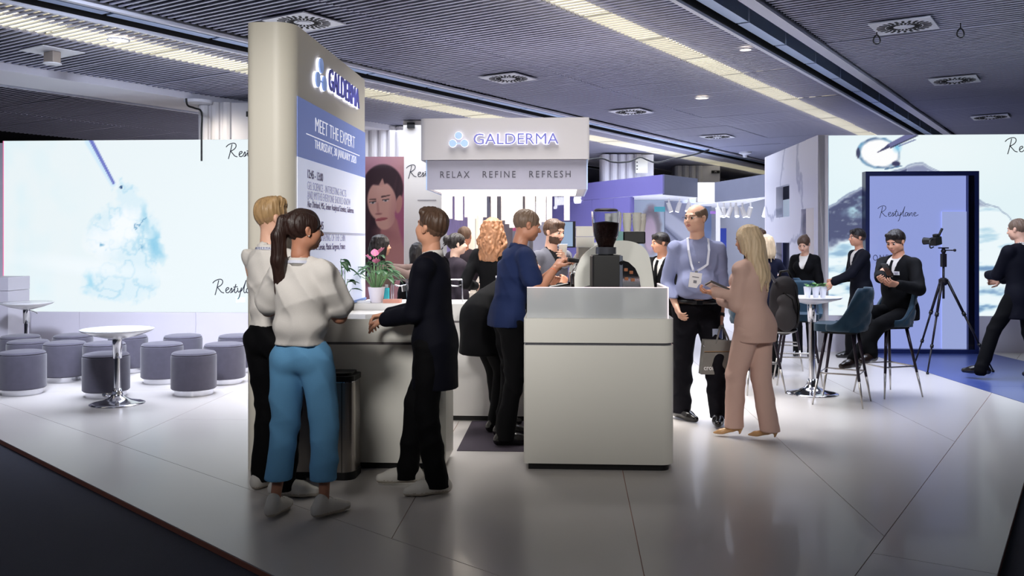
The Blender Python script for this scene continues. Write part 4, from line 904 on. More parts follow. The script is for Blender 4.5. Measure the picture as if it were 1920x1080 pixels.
# ================================================================ THINGS ON THE COUNTERS
m_leafg = mat('dark_green_leaf', (52, 96, 58), .4, noise=.3, nscale=25); m_pot = mat('white_ceramic_pot', (228, 222, 232), .3)
def anthurium(label, loc, hp=.135, rp=.075, seed=1, flowers=True, H_=.30, n=46, spread=.17, xmin=-9):
    t = thing('potted_anthurium', label, 'plant', loc)
    MB().lathe([(0, 0), (rp*.72, 0), (rp, hp), (rp*.93, hp), (rp*.88, hp*.85), (0, hp*.85)], 32).build('pot', m_pot, t, 'auto')
    b = MB(); s_ = MB(); rr = random.Random(seed)
    for k in range(n):
        a = rr.uniform(0, 2*PI); sp = rr.random()**.6; h = H_*(1-.62*sp)*rr.uniform(.7, 1.05); out = sp*spread
        top = Vector((math.cos(a)*out, math.sin(a)*out, hp+h)); base = Vector((math.cos(a)*rp*.4, math.sin(a)*rp*.4, hp*.85)); s_.tube([base, base.lerp(top, .5)+Vector((0, 0, .03)), top], .0028, 5)
        d = Vector((math.cos(a), math.sin(a), rr.uniform(-.15, .5)))
        if top.x+d.x*.12 < xmin: continue
        b.leaf(top, d, (0, 0, 1), rr.uniform(.08, .14), rr.uniform(.045, .065), rr.uniform(.2, .7))
    s_.build('stems', mat('pale_green_stem', (120, 160, 110), .5), t, True); b.build('leaves', m_leafg, t, 'keep').modifiers.new('solid', 'SOLIDIFY').thickness = .0008
    if flowers:
        f_ = MB(); sp_ = MB()
        for k in range(4):
            a = k*1.7; top = Vector((math.cos(a)*.04-.01, math.sin(a)*.04-.03, hp+H_*1.0-.03*k)); f_.leaf(top, (math.cos(a)*.6, math.sin(a)*.6-.3, .6), (0, 0, 1), .075, .075, .0); sp_.rod(top+Vector((0, 0, .006)), top+Vector((math.cos(a)*.02, math.sin(a)*.02-.02, .05)), .004, .003, 6)
        f_.build('flower', mat('pink_spathe', (235, 130, 170), .4), t, 'keep'); sp_.build('spadix', mat('pale_pink', (245, 200, 190), .5), t)
    return t
anthurium('pink flowering anthurium in a white pot on the rear counter', (X_(706, 7.95), 7.95, 1.009), xmin=-.20)
anthurium('leafy plant mostly hidden behind the ponytailed woman shoulder', (-1.26, 6.62, .951), seed=5, flowers=False, H_=.33, n=22, spread=.09, xmin=-.2)
def wire_stand(label, loc, w=.125, h=.20):
    t = thing('wire_stand', label, 'stand', loc); r_ = .0035
    b = MB(); b.tube([(-w/2, -.05, h), (w/2, -.05, h), (w/2, .05, h), (-w/2, .05, h)], r_, 6, True); b.build('top_frame', M_chrome, t)
    for sx in (-1, 1):
        for sy in (-1, 1): MB().tube([(sx*w/2, sy*.05, h), (sx*(w/2+.006), sy*.055, .01), (sx*(w/2+.014), sy*.06, .003)], r_, 6).build('leg', M_chrome, t)
    MB().tube([(.035*math.cos(a), .035*math.sin(a), h*.72) for a in np.linspace(0, 2*PI, 17)[:-1]], r_, 6, True).build('ring', M_chrome, t)
    MB().tube([(-w/2, 0, h*.78), (0, 0, h*.72), (w/2, 0, h*.78)], r_, 6).build('crossbar', M_chrome, t)
    return t
wire_stand('small chrome wire stand on the rear counter right of the suited man', (X_(853, 7.98), 7.98, 1.008)); wire_stand('small chrome wire stand on the rear counter beside the anthurium', (X_(750, 8.0), 8.0, 1.008))
def bottle(label, px, Y_):
    t = thing('glass_bottle', label, 'bottle', (X_(px, Y_), Y_, 1.008), 0, 'glass bottles on the rear counter')
    MB().lathe([(0, 0), (.026, 0), (.027, .004), (.027, .15), (.012, .175), (.011, .215), (.009, .215), (.010, .176), (.024, .15), (.024, .006), (0, .006)], 20).build('glass', mat('clear_glass', (245, 250, 250), .03, trans=1), t, 'auto')
    MB().lathe([(0, .007), (.0235, .007), (.0235, .07), (0, .07)], 20).build('liquid', mat('amber_liquid', (180, 96, 40), .1, trans=.6), t, 'auto'); MB().lathe([(.0276, .025), (.0276, .125)], 20).build('label', mat('lavender_label', (214, 214, 232), .5), t, True)
    MB().cyl(0, 0, .215, .232, .012).build('cap', mat('pale_cap', (225, 225, 230), .3), t, 'auto')
bottle('left of two glass syrup bottles beside the barista', 931.5, 8.06); bottle('right of two glass syrup bottles, touching the barista shirt', 941.5, 8.14)
def small(name, label, cat, loc, boxes, rz=RB, group=None):
    t = thing(name, label, cat, loc, rz, group)
    for nm, bx, m_ in boxes: MB().box(*bx).build(nm, m_, t)
    return t
small('card_stack', 'stack of pale cards on the rear counter left of the bottles', 'cards', (X_(908, 8.02), 8.02, 1.009), [('card_block', (-.06, .06, -.04, .04, 0, .016), mat('pale_cards', (220, 222, 240), .5)), ('top_card', (-.058, .06, -.042, .038, .016, .018), mat('white_card', (240, 240, 245), .5))])
small('leaflet_pile', 'pile of white leaflets beside the anthurium pot', 'leaflets', (X_(682, 7.95), 7.95, 1.009), [('leaflets', (-.07, .07, -.05, .05, 0, .012), mat('white_card')), ('top_leaflet', (-.06, .075, -.055, .045, .012, .014), mat('white_card'))])
small('salmon_box', 'flat salmon pink box on the rear counter near the suited man', 'box', (X_(736, 7.92), 7.92, 1.009), [('box_body', (-.075, .075, -.05, .05, 0, .022), mat('salmon', (196, 140, 124), .6)), ('box_lid', (-.077, .077, -.052, .052, .022, .030), mat('salmon'))])
t = thing('teal_bottle', 'slim teal carton right beside the anthurium pot', 'carton', (X_(725, 8.12), 8.12, 1.009)); MB().prism(rrect(-.022, .022, -.02, .02, (.004,)*4, 2), 0, .12).build('carton_body', mat('turquoise', (60, 190, 205), .4), t); MB().box(-.012, .012, -.012, .012, .12, .15).build('cap', mat('pale_cap'), t)
t = thing('water_glass', 'clear water glass on the reception counter beside the blouse sleeve', 'glass', (X_(645, 6.38), 6.38, 1.021)); MB().lathe([(0, 0), (.028, 0), (.034, .10), (.031, .10), (.026, .006), (0, .006)], 24).build('glass', mat('clear_glass'), t, 'auto'); MB().lathe([(0, .007), (.0255, .007), (.028, .05), (0, .05)], 24).build('water', mat('water', (235, 240, 250), .02, trans=1, ior=1.33), t, 'auto')

# ---- espresso machine on the bar (seen from its side)
em = thing('espresso_machine', 'white arched espresso machine on the coffee bar', 'coffee machine', (0, 0, 0)); ye0, ye1 = 6.78, 7.55
prof = [(1078, 560), (1077, 520), (1082, 500), (1092, 480), (1108, 466), (1130, 456), (1160, 451), (1185, 453), (1205, 462), (1217, 480), (1223, 510), (1227, 540), (1230, 560)]
Mx = Matrix(((1, 0, 0), (0, 0, 1), (0, 1, 0)))
P = [(X_(a, ye0), pxz(min(b_, 572), ye0)) for a, b_ in prof]
P[0] = (P[0][0], 1.03); P[-1] = (P[-1][0], 1.03); sm = [(q.x, q.y) for q in smooth_poly(P[1:-1], 4)]; P = [P[0]]+sm+[P[-1]]
m_em = mat('machine_ivory', (240, 240, 233), .2, coat=.5)
ex0 = P[0][0]
MB().prism(P, ye0, ye0+.03, Mx).build('side_shell', m_em, em, 'auto'); MB().prism(P, ye1-.03, ye1, Mx).build('side_shell', m_em, em, 'auto')
Pi = [(ex0+.14+(x-ex0-.14)*.97 if x > ex0+.14 else ex0+.14, z*1.0-.015) for x, z in P]; MB().prism(Pi, ye0+.031, ye1-.031, Mx).build('machine_body', mat('machine_steel', (190, 190, 195), .25, .8), em, 'auto')
MB().box(X_(1166, 7.0), X_(1207, 7.0), 6.9, 7.4, pxz(457, 7.0), pxz(434, 7.0), bev=.01).build('rear_panel', M_black, em); MB().box(X_(1150, 7.0), X_(1166, 7.0)-.002, 6.9, 7.4, pxz(457, 7.0), pxz(434, 7.0)).build('glass_side', mat('aqua_glass', (150, 195, 195), .1), em)
P2_ = [(1165, 487), (1180, 492), (1192, 503), (1200, 520), (1203, 541), (1168, 541)]; MB().prism([(X_(a, 6.7), pxz(b_, 6.7)) for a, b_ in P2_], 6.735, 6.775, Mx).build('chrome_cheek', M_chrome, em)
for a, b_ in ((1171, 503), (1181, 508), (1172, 520), (1184, 522)): MB().box(X_(a, 6.7), X_(a+7, 6.7), 6.722, 6.734, pxz(b_+6, 6.7), pxz(b_, 6.7), bev=.003).build('button', mat('amber_button', (170, 110, 80), .2), em)
MB().box(ex0-.10, ex0+.14, ye0+.03, ye1-.03, 1.0, 1.055).build('drip_tray', M_steel, em)
for k in range(2):
    yy = ye0+.16+k*.34
    g = MB(); g.rod((ex0+.15, yy, 1.30), (ex0+.01, yy, 1.27), .035, .03, 16); g.rod((ex0+.01, yy, 1.30), (ex0+.01, yy, 1.22), .034, .03, 16); g.build('group_head', M_chrome, em, 'auto')
    g = MB(); g.rod((ex0+.01, yy, 1.22), (ex0+.01, yy, 1.195), .033, .03, 16); g.rod((ex0, yy, 1.205), (ex0-.17, yy-.02, 1.175), .011, .014, 10); g.rod((ex0+.01, yy, 1.195), (ex0+.01, yy, 1.165), .008, .006); g.build('portafilter', mat('portafilter_black', (30, 24, 24), .3), em, 'auto')
g = MB(); g.rod((ex0+.03, ye0+.05, 1.40), (ex0-.05, ye0+.03, 1.41), .018, .018, 14); g.build('steam_knob', M_black, em, 'auto'); MB().tube([(ex0+.02, ye0+.05, 1.38), (ex0-.03, ye0+.03, 1.30), (ex0-.03, ye0+.02, 1.10)], .005, 8).build('steam_wand', M_chrome, em, True)
MB().box(ex0+.12, P[-1][0]-.02, ye0+.05, ye1-.05, 1.0, 1.03).build('feet_bar', M_black, em)
# cups stacked on the machine
cup = thing('cup_stack', 'x', 'cups'); 
for k in range(3): MB().lathe([(0, k*.03), (.026, k*.03), (.037, .085+k*.03), (.039, .088+k*.03), (.035, .088+k*.03), (.024, .006+k*.03), (0, .006+k*.03)], 24).build('paper_cup', mat('paper_cup_white', (226, 222, 214), .5), cup, 'auto')
for i, (px, dy, nn) in enumerate(((1142, .25, 'leftmost'), (1157, .10, 'second from left'), (1176, .12, 'middle'), (1194, .05, 'tallest, second from right'), (1203, .3, 'rightmost'))):
    o = cup if i == 0 else copy_tree(cup); o.location = (X_(px, 7.05+dy), 7.05+dy, pxz(434, 7.0)+.001); o['label'] = 'stack of white paper cups on the espresso machine, %s' % nn; o['group'] = 'paper cup stacks on the espresso machine'
for i, (zz, nn) in enumerate(((0, 'lower'), (.085, 'upper'))):
    small('napkin_block', '%s white napkin box stacked left on the espresso machine' % nn, 'box', (X_(1094, 7.45), 7.3, pxz(470, 7.3)+.03+zz), [('box_body', (-.07, .07, -.06, .06, 0, .07), mat('paper_cup_white')), ('box_flap', (-.072, .072, -.062, .062, .07, .082), mat('paper_cup_white'))], 0, 'napkin boxes on the machine')
MB().box(X_(1082, 7.35), X_(1112, 7.35), 7.2, 7.44, 1.40, pxz(470, 7.3)+.028).build('warming_shelf', M_steel, em)
# grinder with hopper of beans
gr = thing('coffee_grinder', 'black coffee grinder with clear bean hopper on the coffee bar', 'grinder', (X_(1136, 6.45), 6.45, 1.027))
MB().box(-.105, .105, -.10, .12, 0, .425, bev=.012).build('housing', M_black, gr); MB().box(.085, .109, -.103, .12, .02, .42, bev=.004).build('side_trim', mat('grinder_grey', (110, 116, 130), .3, .6), gr)
MB().lathe([(0, 0), (.014, 0), (.014, .012), (0, .012)], 14, (.097, -.10, .37), Matrix.Rotation(PI/2, 3, 'X')).build('knob', M_chrome, gr)
MB().lathe([(.055, .425), (.058, .47), (.06, .48), (.075, .48), (.075, .43), (0, .43)], 28).build('hopper_collar', mat('hopper_grey', (90, 92, 100), .2, .5), gr, 'auto')
MB().lathe([(.052, .47), (.060, .50), (.088, .56), (.098, .64), (.104, .735), (.100, .735), (.094, .64), (.084, .565), (.054, .505)], 40).build('hopper', mat('hopper_glass', (235, 238, 245), .03, trans=1, ior=1.2), gr, 'auto')
MB().lathe([(0, .475), (.050, .476), (.056, .505), (.083, .565), (.092, .635), (.093, .652), (.05, .66), (0, .665)], 32).build('coffee_beans', mat('roasted_beans', (70, 38, 28), .6, noise=.5, nscale=90, bump=1.0, bscale=90), gr, 'auto')
MB().lathe([(0, .735), (.085, .735), (.088, .745), (.07, .755), (0, .757)], 32).build('hopper_lid', mat('hopper_lid', (40, 28, 32), .3), gr, 'auto')
MB().tube([(-.11, -.06, .20), (-.15, -.07, .19), (-.16, -.02, .19), (-.15, .03, .19), (-.11, .02, .20)], .006, 8).build('fork', M_black, gr)
t = thing('espresso_glass', 'small glass of espresso under the machine spout', 'glass', (X_(1093, 6.92), 6.92, 1.056)); MB().lathe([(0, 0), (.028, 0), (.036, .10), (.033, .10), (.026, .006), (0, .006)], 24).build('glass', mat('clear_glass'), t, 'auto'); MB().lathe([(0, .007), (.0255, .007), (.03, .055), (0, .055)], 24).build('coffee', mat('coffee_liquid', (70, 34, 20), .2), t, 'auto')
small('menu_card', 'upright white card between the grinder and machine buttons', 'card', (X_(1171, 6.55), 6.62, 1.027), [('card', (-.025, .025, 0, .004, 0, .125), mat('white_card')), ('card_foot', (-.025, .025, -.02, .02, 0, .004), mat('white_card'))], 0)
t = thing('milk_jar', 'white jar blurred behind the frosted glass guard', 'jar', (X_(1107, 6.32), 6.32, 1.027)); MB().lathe([(0, 0), (.045, 0), (.045, .11), (.038, .12), (0, .12)], 24).build('jar_body', mat('jar_white', (225, 225, 235), .3), t, 'auto'); MB().cyl(0, 0, .12, .135, .04).build('lid', mat('jar_lid', (200, 180, 90), .4), t)
# ================================================================ PEOPLE: smooth-blended surfaces meshed with surface nets
A3 = lambda *v: np.array(v, float)
def rotm(yaw=0, pitch=0, roll=0):
    """yaw left(+) about z, pitch up(+) about x, roll about y, degrees"""
    return np.array(Euler((R(pitch), R(roll), R(yaw)), 'YXZ').to_matrix()) if False else np.array((Matrix.Rotation(R(yaw), 3, 'Z') @ Matrix.Rotation(R(pitch), 3, 'X') @ Matrix.Rotation(R(roll), 3, 'Y')))
class Cone:
    def __init__(s, a, b, ra, rb, k=.02, n=None, f=1.0, tag=0):
        s.a, s.b, s.ra, s.rb, s.k, s.tag = A3(*a), A3(*b), ra, rb, k, tag; s.n = None if n is None else A3(*n)/np.linalg.norm(n); s.f = f
    def bb(s):
        r = max(s.ra, s.rb)*max(1, 1/s.f if s.f < 1 else 1); return np.minimum(s.a, s.b)-r, np.maximum(s.a, s.b)+r
    def d(s, P):
        p = [P[i]-s.a[i] for i in range(3)]; ba = s.b-s.a
        if s.n is not None:
            q = p[0]*s.n[0]+p[1]*s.n[1]+p[2]*s.n[2]; p = [p[i]+(s.f-1)*q*s.n[i] for i in range(3)]; ba = ba+(s.f-1)*ba.dot(s.n)*s.n
        L = max(ba.dot(ba), 1e-9); h = np.clip((p[0]*ba[0]+p[1]*ba[1]+p[2]*ba[2])/L, 0, 1)
        return np.sqrt((p[0]-h*ba[0])**2+(p[1]-h*ba[1])**2+(p[2]-h*ba[2])**2)-(s.ra+(s.rb-s.ra)*h)
class Ell:
    def __init__(s, c, r, k=.02, M=None, tag=0): s.c, s.r, s.k, s.M, s.tag = A3(*c), A3(*r), k, M, tag
    def bb(s):
        if s.M is None: return s.c-s.r, s.c+s.r
        e = np.sqrt(((s.M*s.r)**2).sum(1)); return s.c-e, s.c+e
    def d(s, P):
        p = [P[i]-s.c[i] for i in range(3)]
        if s.M is not None: p = [s.M[0, i]*p[0]+s.M[1, i]*p[1]+s.M[2, i]*p[2] for i in range(3)]
        q = [p[i]/s.r[i] for i in range(3)]; k0 = np.sqrt(q[0]**2+q[1]**2+q[2]**2)
        k1 = np.sqrt((q[0]/s.r[0])**2+(q[1]/s.r[1])**2+(q[2]/s.r[2])**2)+1e-9; return k0*(k0-1)/k1
def smin(a, b, k):
    if k <= 1e-6: return np.minimum(a, b)
    h = np.clip(.5+.5*(b-a)/k, 0, 1); return b+(a-b)*h-k*h*(1-h)
def field_mesh(prims, h, sub=(), cuts=(), disp=None, pad=.03):
    lo = np.min([p.bb()[0] for p in prims], 0)-pad; hi = np.max([p.bb()[1] for p in prims], 0)+pad
    ax = [np.arange(lo[i], hi[i]+h, h) for i in range(3)]; n = [len(a) for a in ax]
    V = np.full(n, .2, np.float32)
    def region(p, m):
        a, b = p.bb(); sl = []; 
        for i in range(3):
            i0 = max(0, int((a[i]-m-lo[i])/h)); i1 = min(n[i], int((b[i]+m-lo[i])/h)+2)
            if i1 <= i0: return None, None
            sl.append(slice(i0, i1))
        return tuple(sl), [ax[0][sl[0]][:, None, None], ax[1][sl[1]][None, :, None], ax[2][sl[2]][None, None, :]]
    for p in prims:
        sl, P = region(p, max(p.k, 2*h)+.02)
        if sl is None: continue
        V[sl] = smin(V[sl], p.d(P).astype(np.float32), p.k)
    G = [ax[0][:, None, None], ax[1][None, :, None], ax[2][None, None, :]]
    if disp is not None: V = V+disp(G).astype(np.float32)*(np.abs(V) < .06)
    for p in sub:
        sl, P = region(p, max(p.k, 2*h)+.02)
        if sl is None: continue
        V[sl] = -smin(-V[sl], p.d(P).astype(np.float32), p.k)
    for c in cuts: V = np.maximum(V, c(G))
    return nets(V, lo, h)
def nets(V, lo, h):
    I = V < 0; nx, ny, nz = V.shape
    c = I[:-1, :-1, :-1].astype(np.int8); c = sum(I[a:nx-1+a, b:ny-1+b, d:nz-1+d].astype(np.int8) for a in (0, 1) for b in (0, 1) for d in (0, 1))
    act = (c > 0) & (c < 8); idx = np.argwhere(act)
    if len(idx) == 0: return np.zeros((0, 3)), np.zeros((0, 4), int)
    mp = np.full(act.shape, -1, np.int32); mp[act] = np.arange(len(idx))
    acc = np.zeros((len(idx), 3)); cnt = np.zeros(len(idx)); cor = [(a, b, d) for a in (0, 1) for b in (0, 1) for d in (0, 1)]
    val = {q: V[idx[:, 0]+q[0], idx[:, 1]+q[1], idx[:, 2]+q[2]] for q in cor}
    for q in cor:
        for i in range(3):
            if q[i] == 0:
                r_ = list(q); r_[i] = 1; r_ = tuple(r_); a, b = val[q], val[r_]; m = (a < 0) != (b < 0); t = np.where(m, a/np.where(m, a-b, 1), 0)
                pt = np.array(q, float)[None, :]+np.eye(3)[i][None, :]*t[:, None]; acc += pt*m[:, None]; cnt += m
    P = (idx+acc/cnt[:, None])*h+lo; F_ = []
    for i in range(3):
        sl0 = [slice(None)]*3; sl1 = [slice(None)]*3; sl0[i] = slice(0, -1); sl1[i] = slice(1, None)
        a = I[tuple(sl0)]; b = I[tuple(sl1)]; e = np.argwhere(a != b); j, k = (i+1) % 3, (i+2) % 3
        ok = (e[:, j] > 0) & (e[:, k] > 0) & (e[:, j] < V.shape[j]-1) & (e[:, k] < V.shape[k]-1); e = e[ok]; s_ = a[tuple(e.T)]
        def cell(dj, dk):
            q = e.copy(); q[:, j] -= dj; q[:, k] -= dk; return mp[tuple(q.T)]
        q4 = np.stack([cell(1, 1), cell(0, 1), cell(0, 0), cell(1, 0)], 1); q4 = np.where(s_[:, None], q4, q4[:, ::-1]); F_.append(q4)
    return P, np.concatenate(F_)
def smooth_nets(P, Q, it=1):
    for _ in range(it):
        acc = np.zeros_like(P); cnt = np.zeros(len(P))
        for a, b in ((0, 1), (1, 2), (2, 3), (3, 0)):
            np.add.at(acc, Q[:, a], P[Q[:, b]]); np.add.at(acc, Q[:, b], P[Q[:, a]]); np.add.at(cnt, Q[:, a], 1); np.add.at(cnt, Q[:, b], 1)
        P = P*.5+.5*acc/np.maximum(cnt, 1)[:, None]
    return P
def join_meshes(name, parts, mats, parent):
    """parts = [(P, Q, material index array or int)]"""
    P_, Q_, M_ = [], [], []; off = 0
    for P, Q, m in parts:
        if len(P) == 0: continue
        P_.append(P); Q_.append(Q+off); M_.append(np.full(len(Q), m) if np.isscalar(m) else m); off += len(P)
    me = mesh_np(name, np.concatenate(P_), np.concatenate(Q_), True, np.concatenate(M_)); o = bpy.data.objects.new(name, me); COL.objects.link(o)
    for x in mats: me.materials.append(x)
    o.parent = parent; return o
def folds(amp, seed, sx=9, sz=5, tilt=.5):
    rg = np.random.RandomState(seed); ph = rg.rand(8)*6.28
    def f(G):
        x, y, z = G; w_ = .5*np.sin(z*11+ph[0]+x*6)+.4*np.sin(y*13+ph[1]+z*4)
        a = np.sin((x*sx*2.2+z*sz*tilt*2+w_*1.3)+ph[2])*np.sin(z*sz*2.0+y*7+ph[3]+w_); b = np.sin(y*sx*2.6-z*sz*1.6+w_*1.7+ph[4]+x*5); c = np.sin((x+y)*sx*4+z*sz*4.5+ph[5]+w_*2)
        rdg = 1-1.6*np.abs(np.sin(x*sx*1.3+z*sz*1.9*(1+.2*np.sin(y*9))+w_*2.2+ph[6]))**.6; rd2 = 1-1.6*np.abs(np.sin(-x*sx*1.1+z*sz*2.6+y*6+w_*1.8+ph[7]))**.6
        return amp*(a*.6+b*.5+c*.3-rdg*.85-rd2*.7)
    return f
def ik(a, t, l1, l2, pole):
    d = t-a; L = np.linalg.norm(d); mx = (l1+l2)*.995
    if L > mx: t = a+d*mx/L; d = t-a; L = mx
    u = d/L; q = (l1*l1-l2*l2+L*L)/(2*L); hh = math.sqrt(max(l1*l1-q*q, 0)); p = A3(*pole); p = p-u*p.dot(u); p /= max(np.linalg.norm(p), 1e-6); return a+u*q+p*hh, t
def hand_prims(w, fore, palm_n, side, s=1.0, curl=.5, spread=.12, point=False, skip=()):
    """w wrist, fore = unit vector towards the fingers, palm_n = out of the palm, side=+1 right hand"""
    f = A3(*fore)/np.linalg.norm(fore); n = A3(*palm_n); n = n-f*n.dot(f); n /= np.linalg.norm(n); r = np.cross(n, f)*side   # towards the thumb side
    out = [Cone(w-f*.02*s, w+f*.02*s, .026*s, .028*s, .02*s, n, 1.35)]
    for t_, rr in ((-.026, .018), (-.008, .019), (.010, .019), (.027, .018)):
        out.append(Cone(w+f*.015*s+r*t_*s*.55, w+f*.083*s+r*t_*s, rr*s, .0135*s, .014*s, n, 1.25))
    L = [.060, .072, .078, .068]; rad = [.0072, .0082, .0086, .0084]
    for i, t_ in enumerate((-.029, -.010, .010, .029)):
        b = w+f*.090*s+r*t_*s*1.0; d = f+r*(t_*spread*20*.2); d /= np.linalg.norm(d); l = L[i]*s; cur = curl*(1.0+.12*(1.5-i))
        if point and i == 3: cur = .1
        a1, a2, a3 = cur*.9, cur*2.1, cur*2.9; p0 = b-d*.012*s
        for ang, ll, r0, r1 in ((a1, .46, 1.12, 1.02), (a2, .30, 1.02, .94), (a3, .26, .94, .74)):
            e = d*math.cos(ang)+n*math.sin(ang); p1 = p0+e*l*ll; out.append(Cone(p0, p1, rad[i]*s*r0, rad[i]*s*r1, .0035*s)); p0 = p1
    b = w+f*.025*s+r*.022*s; d1 = f*.55+r*.75+n*.35; d1 /= np.linalg.norm(d1); p1 = b+d1*.042*s; d2 = f*.85+r*.25+n*.45; d2 /= np.linalg.norm(d2); p2 = p1+d2*.032*s; p3 = p2+(d2*.9+n*.3)*.024*s
    out += [Cone(b, p1, .016*s, .0115*s, .012*s), Cone(p1, p2, .0112*s, .0098*s, .004*s), Cone(p2, p3, .0098*s, .0078*s, .003*s)]
    return out
SKIN = {k: mat('skin_'+k, c, .5, noise=.06, nscale=30, coat=.04) for k, c in (('fair', (224, 176, 152)), ('warm', (206, 150, 122)), ('tan', (184, 128, 102)), ('pale', (232, 192, 172)), ('brown', (150, 100, 78)))}
m_lip = mat('lips', (188, 120, 110), .45); m_eyew = mat('eye_white', (225, 222, 218), .2); m_iris = mat('iris_dark', (38, 28, 24), .1); m_brow = mat('brow_hair', (60, 42, 32), .8)
def hairmat(name, rgb, ns=60): return mat('hair_'+name, rgb, .42, noise=.42, nscale=ns, aniso=(1, 1, .10), bump=.5, bscale=120, spec=.4)
def hp(hc, Mh, s, *v): return hc+Mh @ (A3(*v)*s)
def head_mesh(hc, Mh, s, hres, beard=None, browm=None, face=True):
    C = lambda *v: hp(hc, Mh, s, *v); E = lambda c, r, k=.02: Ell(C(*c), A3(*r)*s, k*s, Mh)
    pr = [E((0, -.012, .022), (.074, .094, .083)), E((0, .030, -.040), (.056, .060, .068), .03), E((0, .058, -.092), (.024, .022, .018), .025), E((.040, .052, -.032), (.024, .026, .024), .03), E((-.040, .052, -.032), (.024, .026, .024), .03),
          E((.045, .005, -.070), (.018, .035, .022), .04), E((-.045, .005, -.070), (.018, .035, .022), .04), Cone(C(-.032, .080, .016), C(.032, .080, .016), .010*s, .010*s, .02*s)]
    pr += [Cone(C(0, .086, .004), C(0, .106, -.030), .0075*s, .0115*s, .012*s), E((.011, .097, -.034), (.008, .009, .007), .008), E((-.011, .097, -.034), (.008, .009, .007), .008),
           Cone(C(-.017, .083, -.056), C(.017, .083, -.056), .006*s, .006*s, .012*s), Cone(C(-.014, .083, -.066), C(.014, .083, -.066), .0075*s, .0075*s, .012*s)]
    for sx in (-1, 1):
        ME = Mh @ rotm(sx*-18, 8, 0)
        pr.append(Ell(C(sx*.077, -.008, -.010), A3(.008, .018, .030)*s, .006*s, ME)); pr.append(Ell(C(sx*.082, -.016, -.002), A3(.006, .014, .020)*s, .006*s, ME))
    sb = [E((sx*.030, .094, -.002), (.016, .014, .010), .014) for sx in (-1, 1)]+[Ell(C(sx*.088, -.002, -.010), A3(.006, .009, .016)*s, .006*s, Mh) for sx in (-1, 1)]
    pr.append(Cone(C(0, -.020, -.045), C(0, -.030, -.14), .050*s, .052*s, .03*s))
    P, Q = field_mesh(pr, hres, sb); P = smooth_nets(P, Q, 1); fc = P[Q].mean(1); L = ((fc-hc) @ Mh)/s; mi = np.zeros(len(Q), int)
    lips = (np.abs(L[:, 0]) < .022) & (L[:, 2] < -.051) & (L[:, 2] > -.072) & (L[:, 1] > .080) & (np.abs(L[:, 0])/.024+np.abs(L[:, 2]+.061)/.013 < 1.15); mi[lips] = 1
    brow = (np.abs(np.abs(L[:, 0])-.031) < .019) & (np.abs(L[:, 2]-.019+.10*np.abs(np.abs(L[:, 0])-.030)) < .0038) & (L[:, 1] > .06); mi[brow] = 4
    if beard: mi[(L[:, 2] < -.040+.0*L[:, 1]) & (L[:, 1] > .0) & ~lips & (L[:, 2] > -.118) & ~((np.abs(L[:, 0]) < .03) & (L[:, 2] > -.048))] = 4
    out = [(P, Q, mi)]
    if face:
        for sx in (-1, 1):
            e = C(sx*.030, .0785, -.003); n = 10; th = np.linspace(0, PI, n+1); ph = np.linspace(0, 2*PI, 15)[:-1]
            V = np.array([[math.sin(a)*math.cos(b), math.cos(a), math.sin(a)*math.sin(b)] for a in th for b in ph])*.0108*s; V = V @ Mh.T+e; m = len(ph)
            q = np.array([[i*m+j, i*m+(j+1) % m, (i+1)*m+(j+1) % m, (i+1)*m+j] for i in range(n) for j in range(m)]); out.append((V, q, np.array([3 if i < 3 else 2 for i in range(n) for j in range(m)])))
    return out
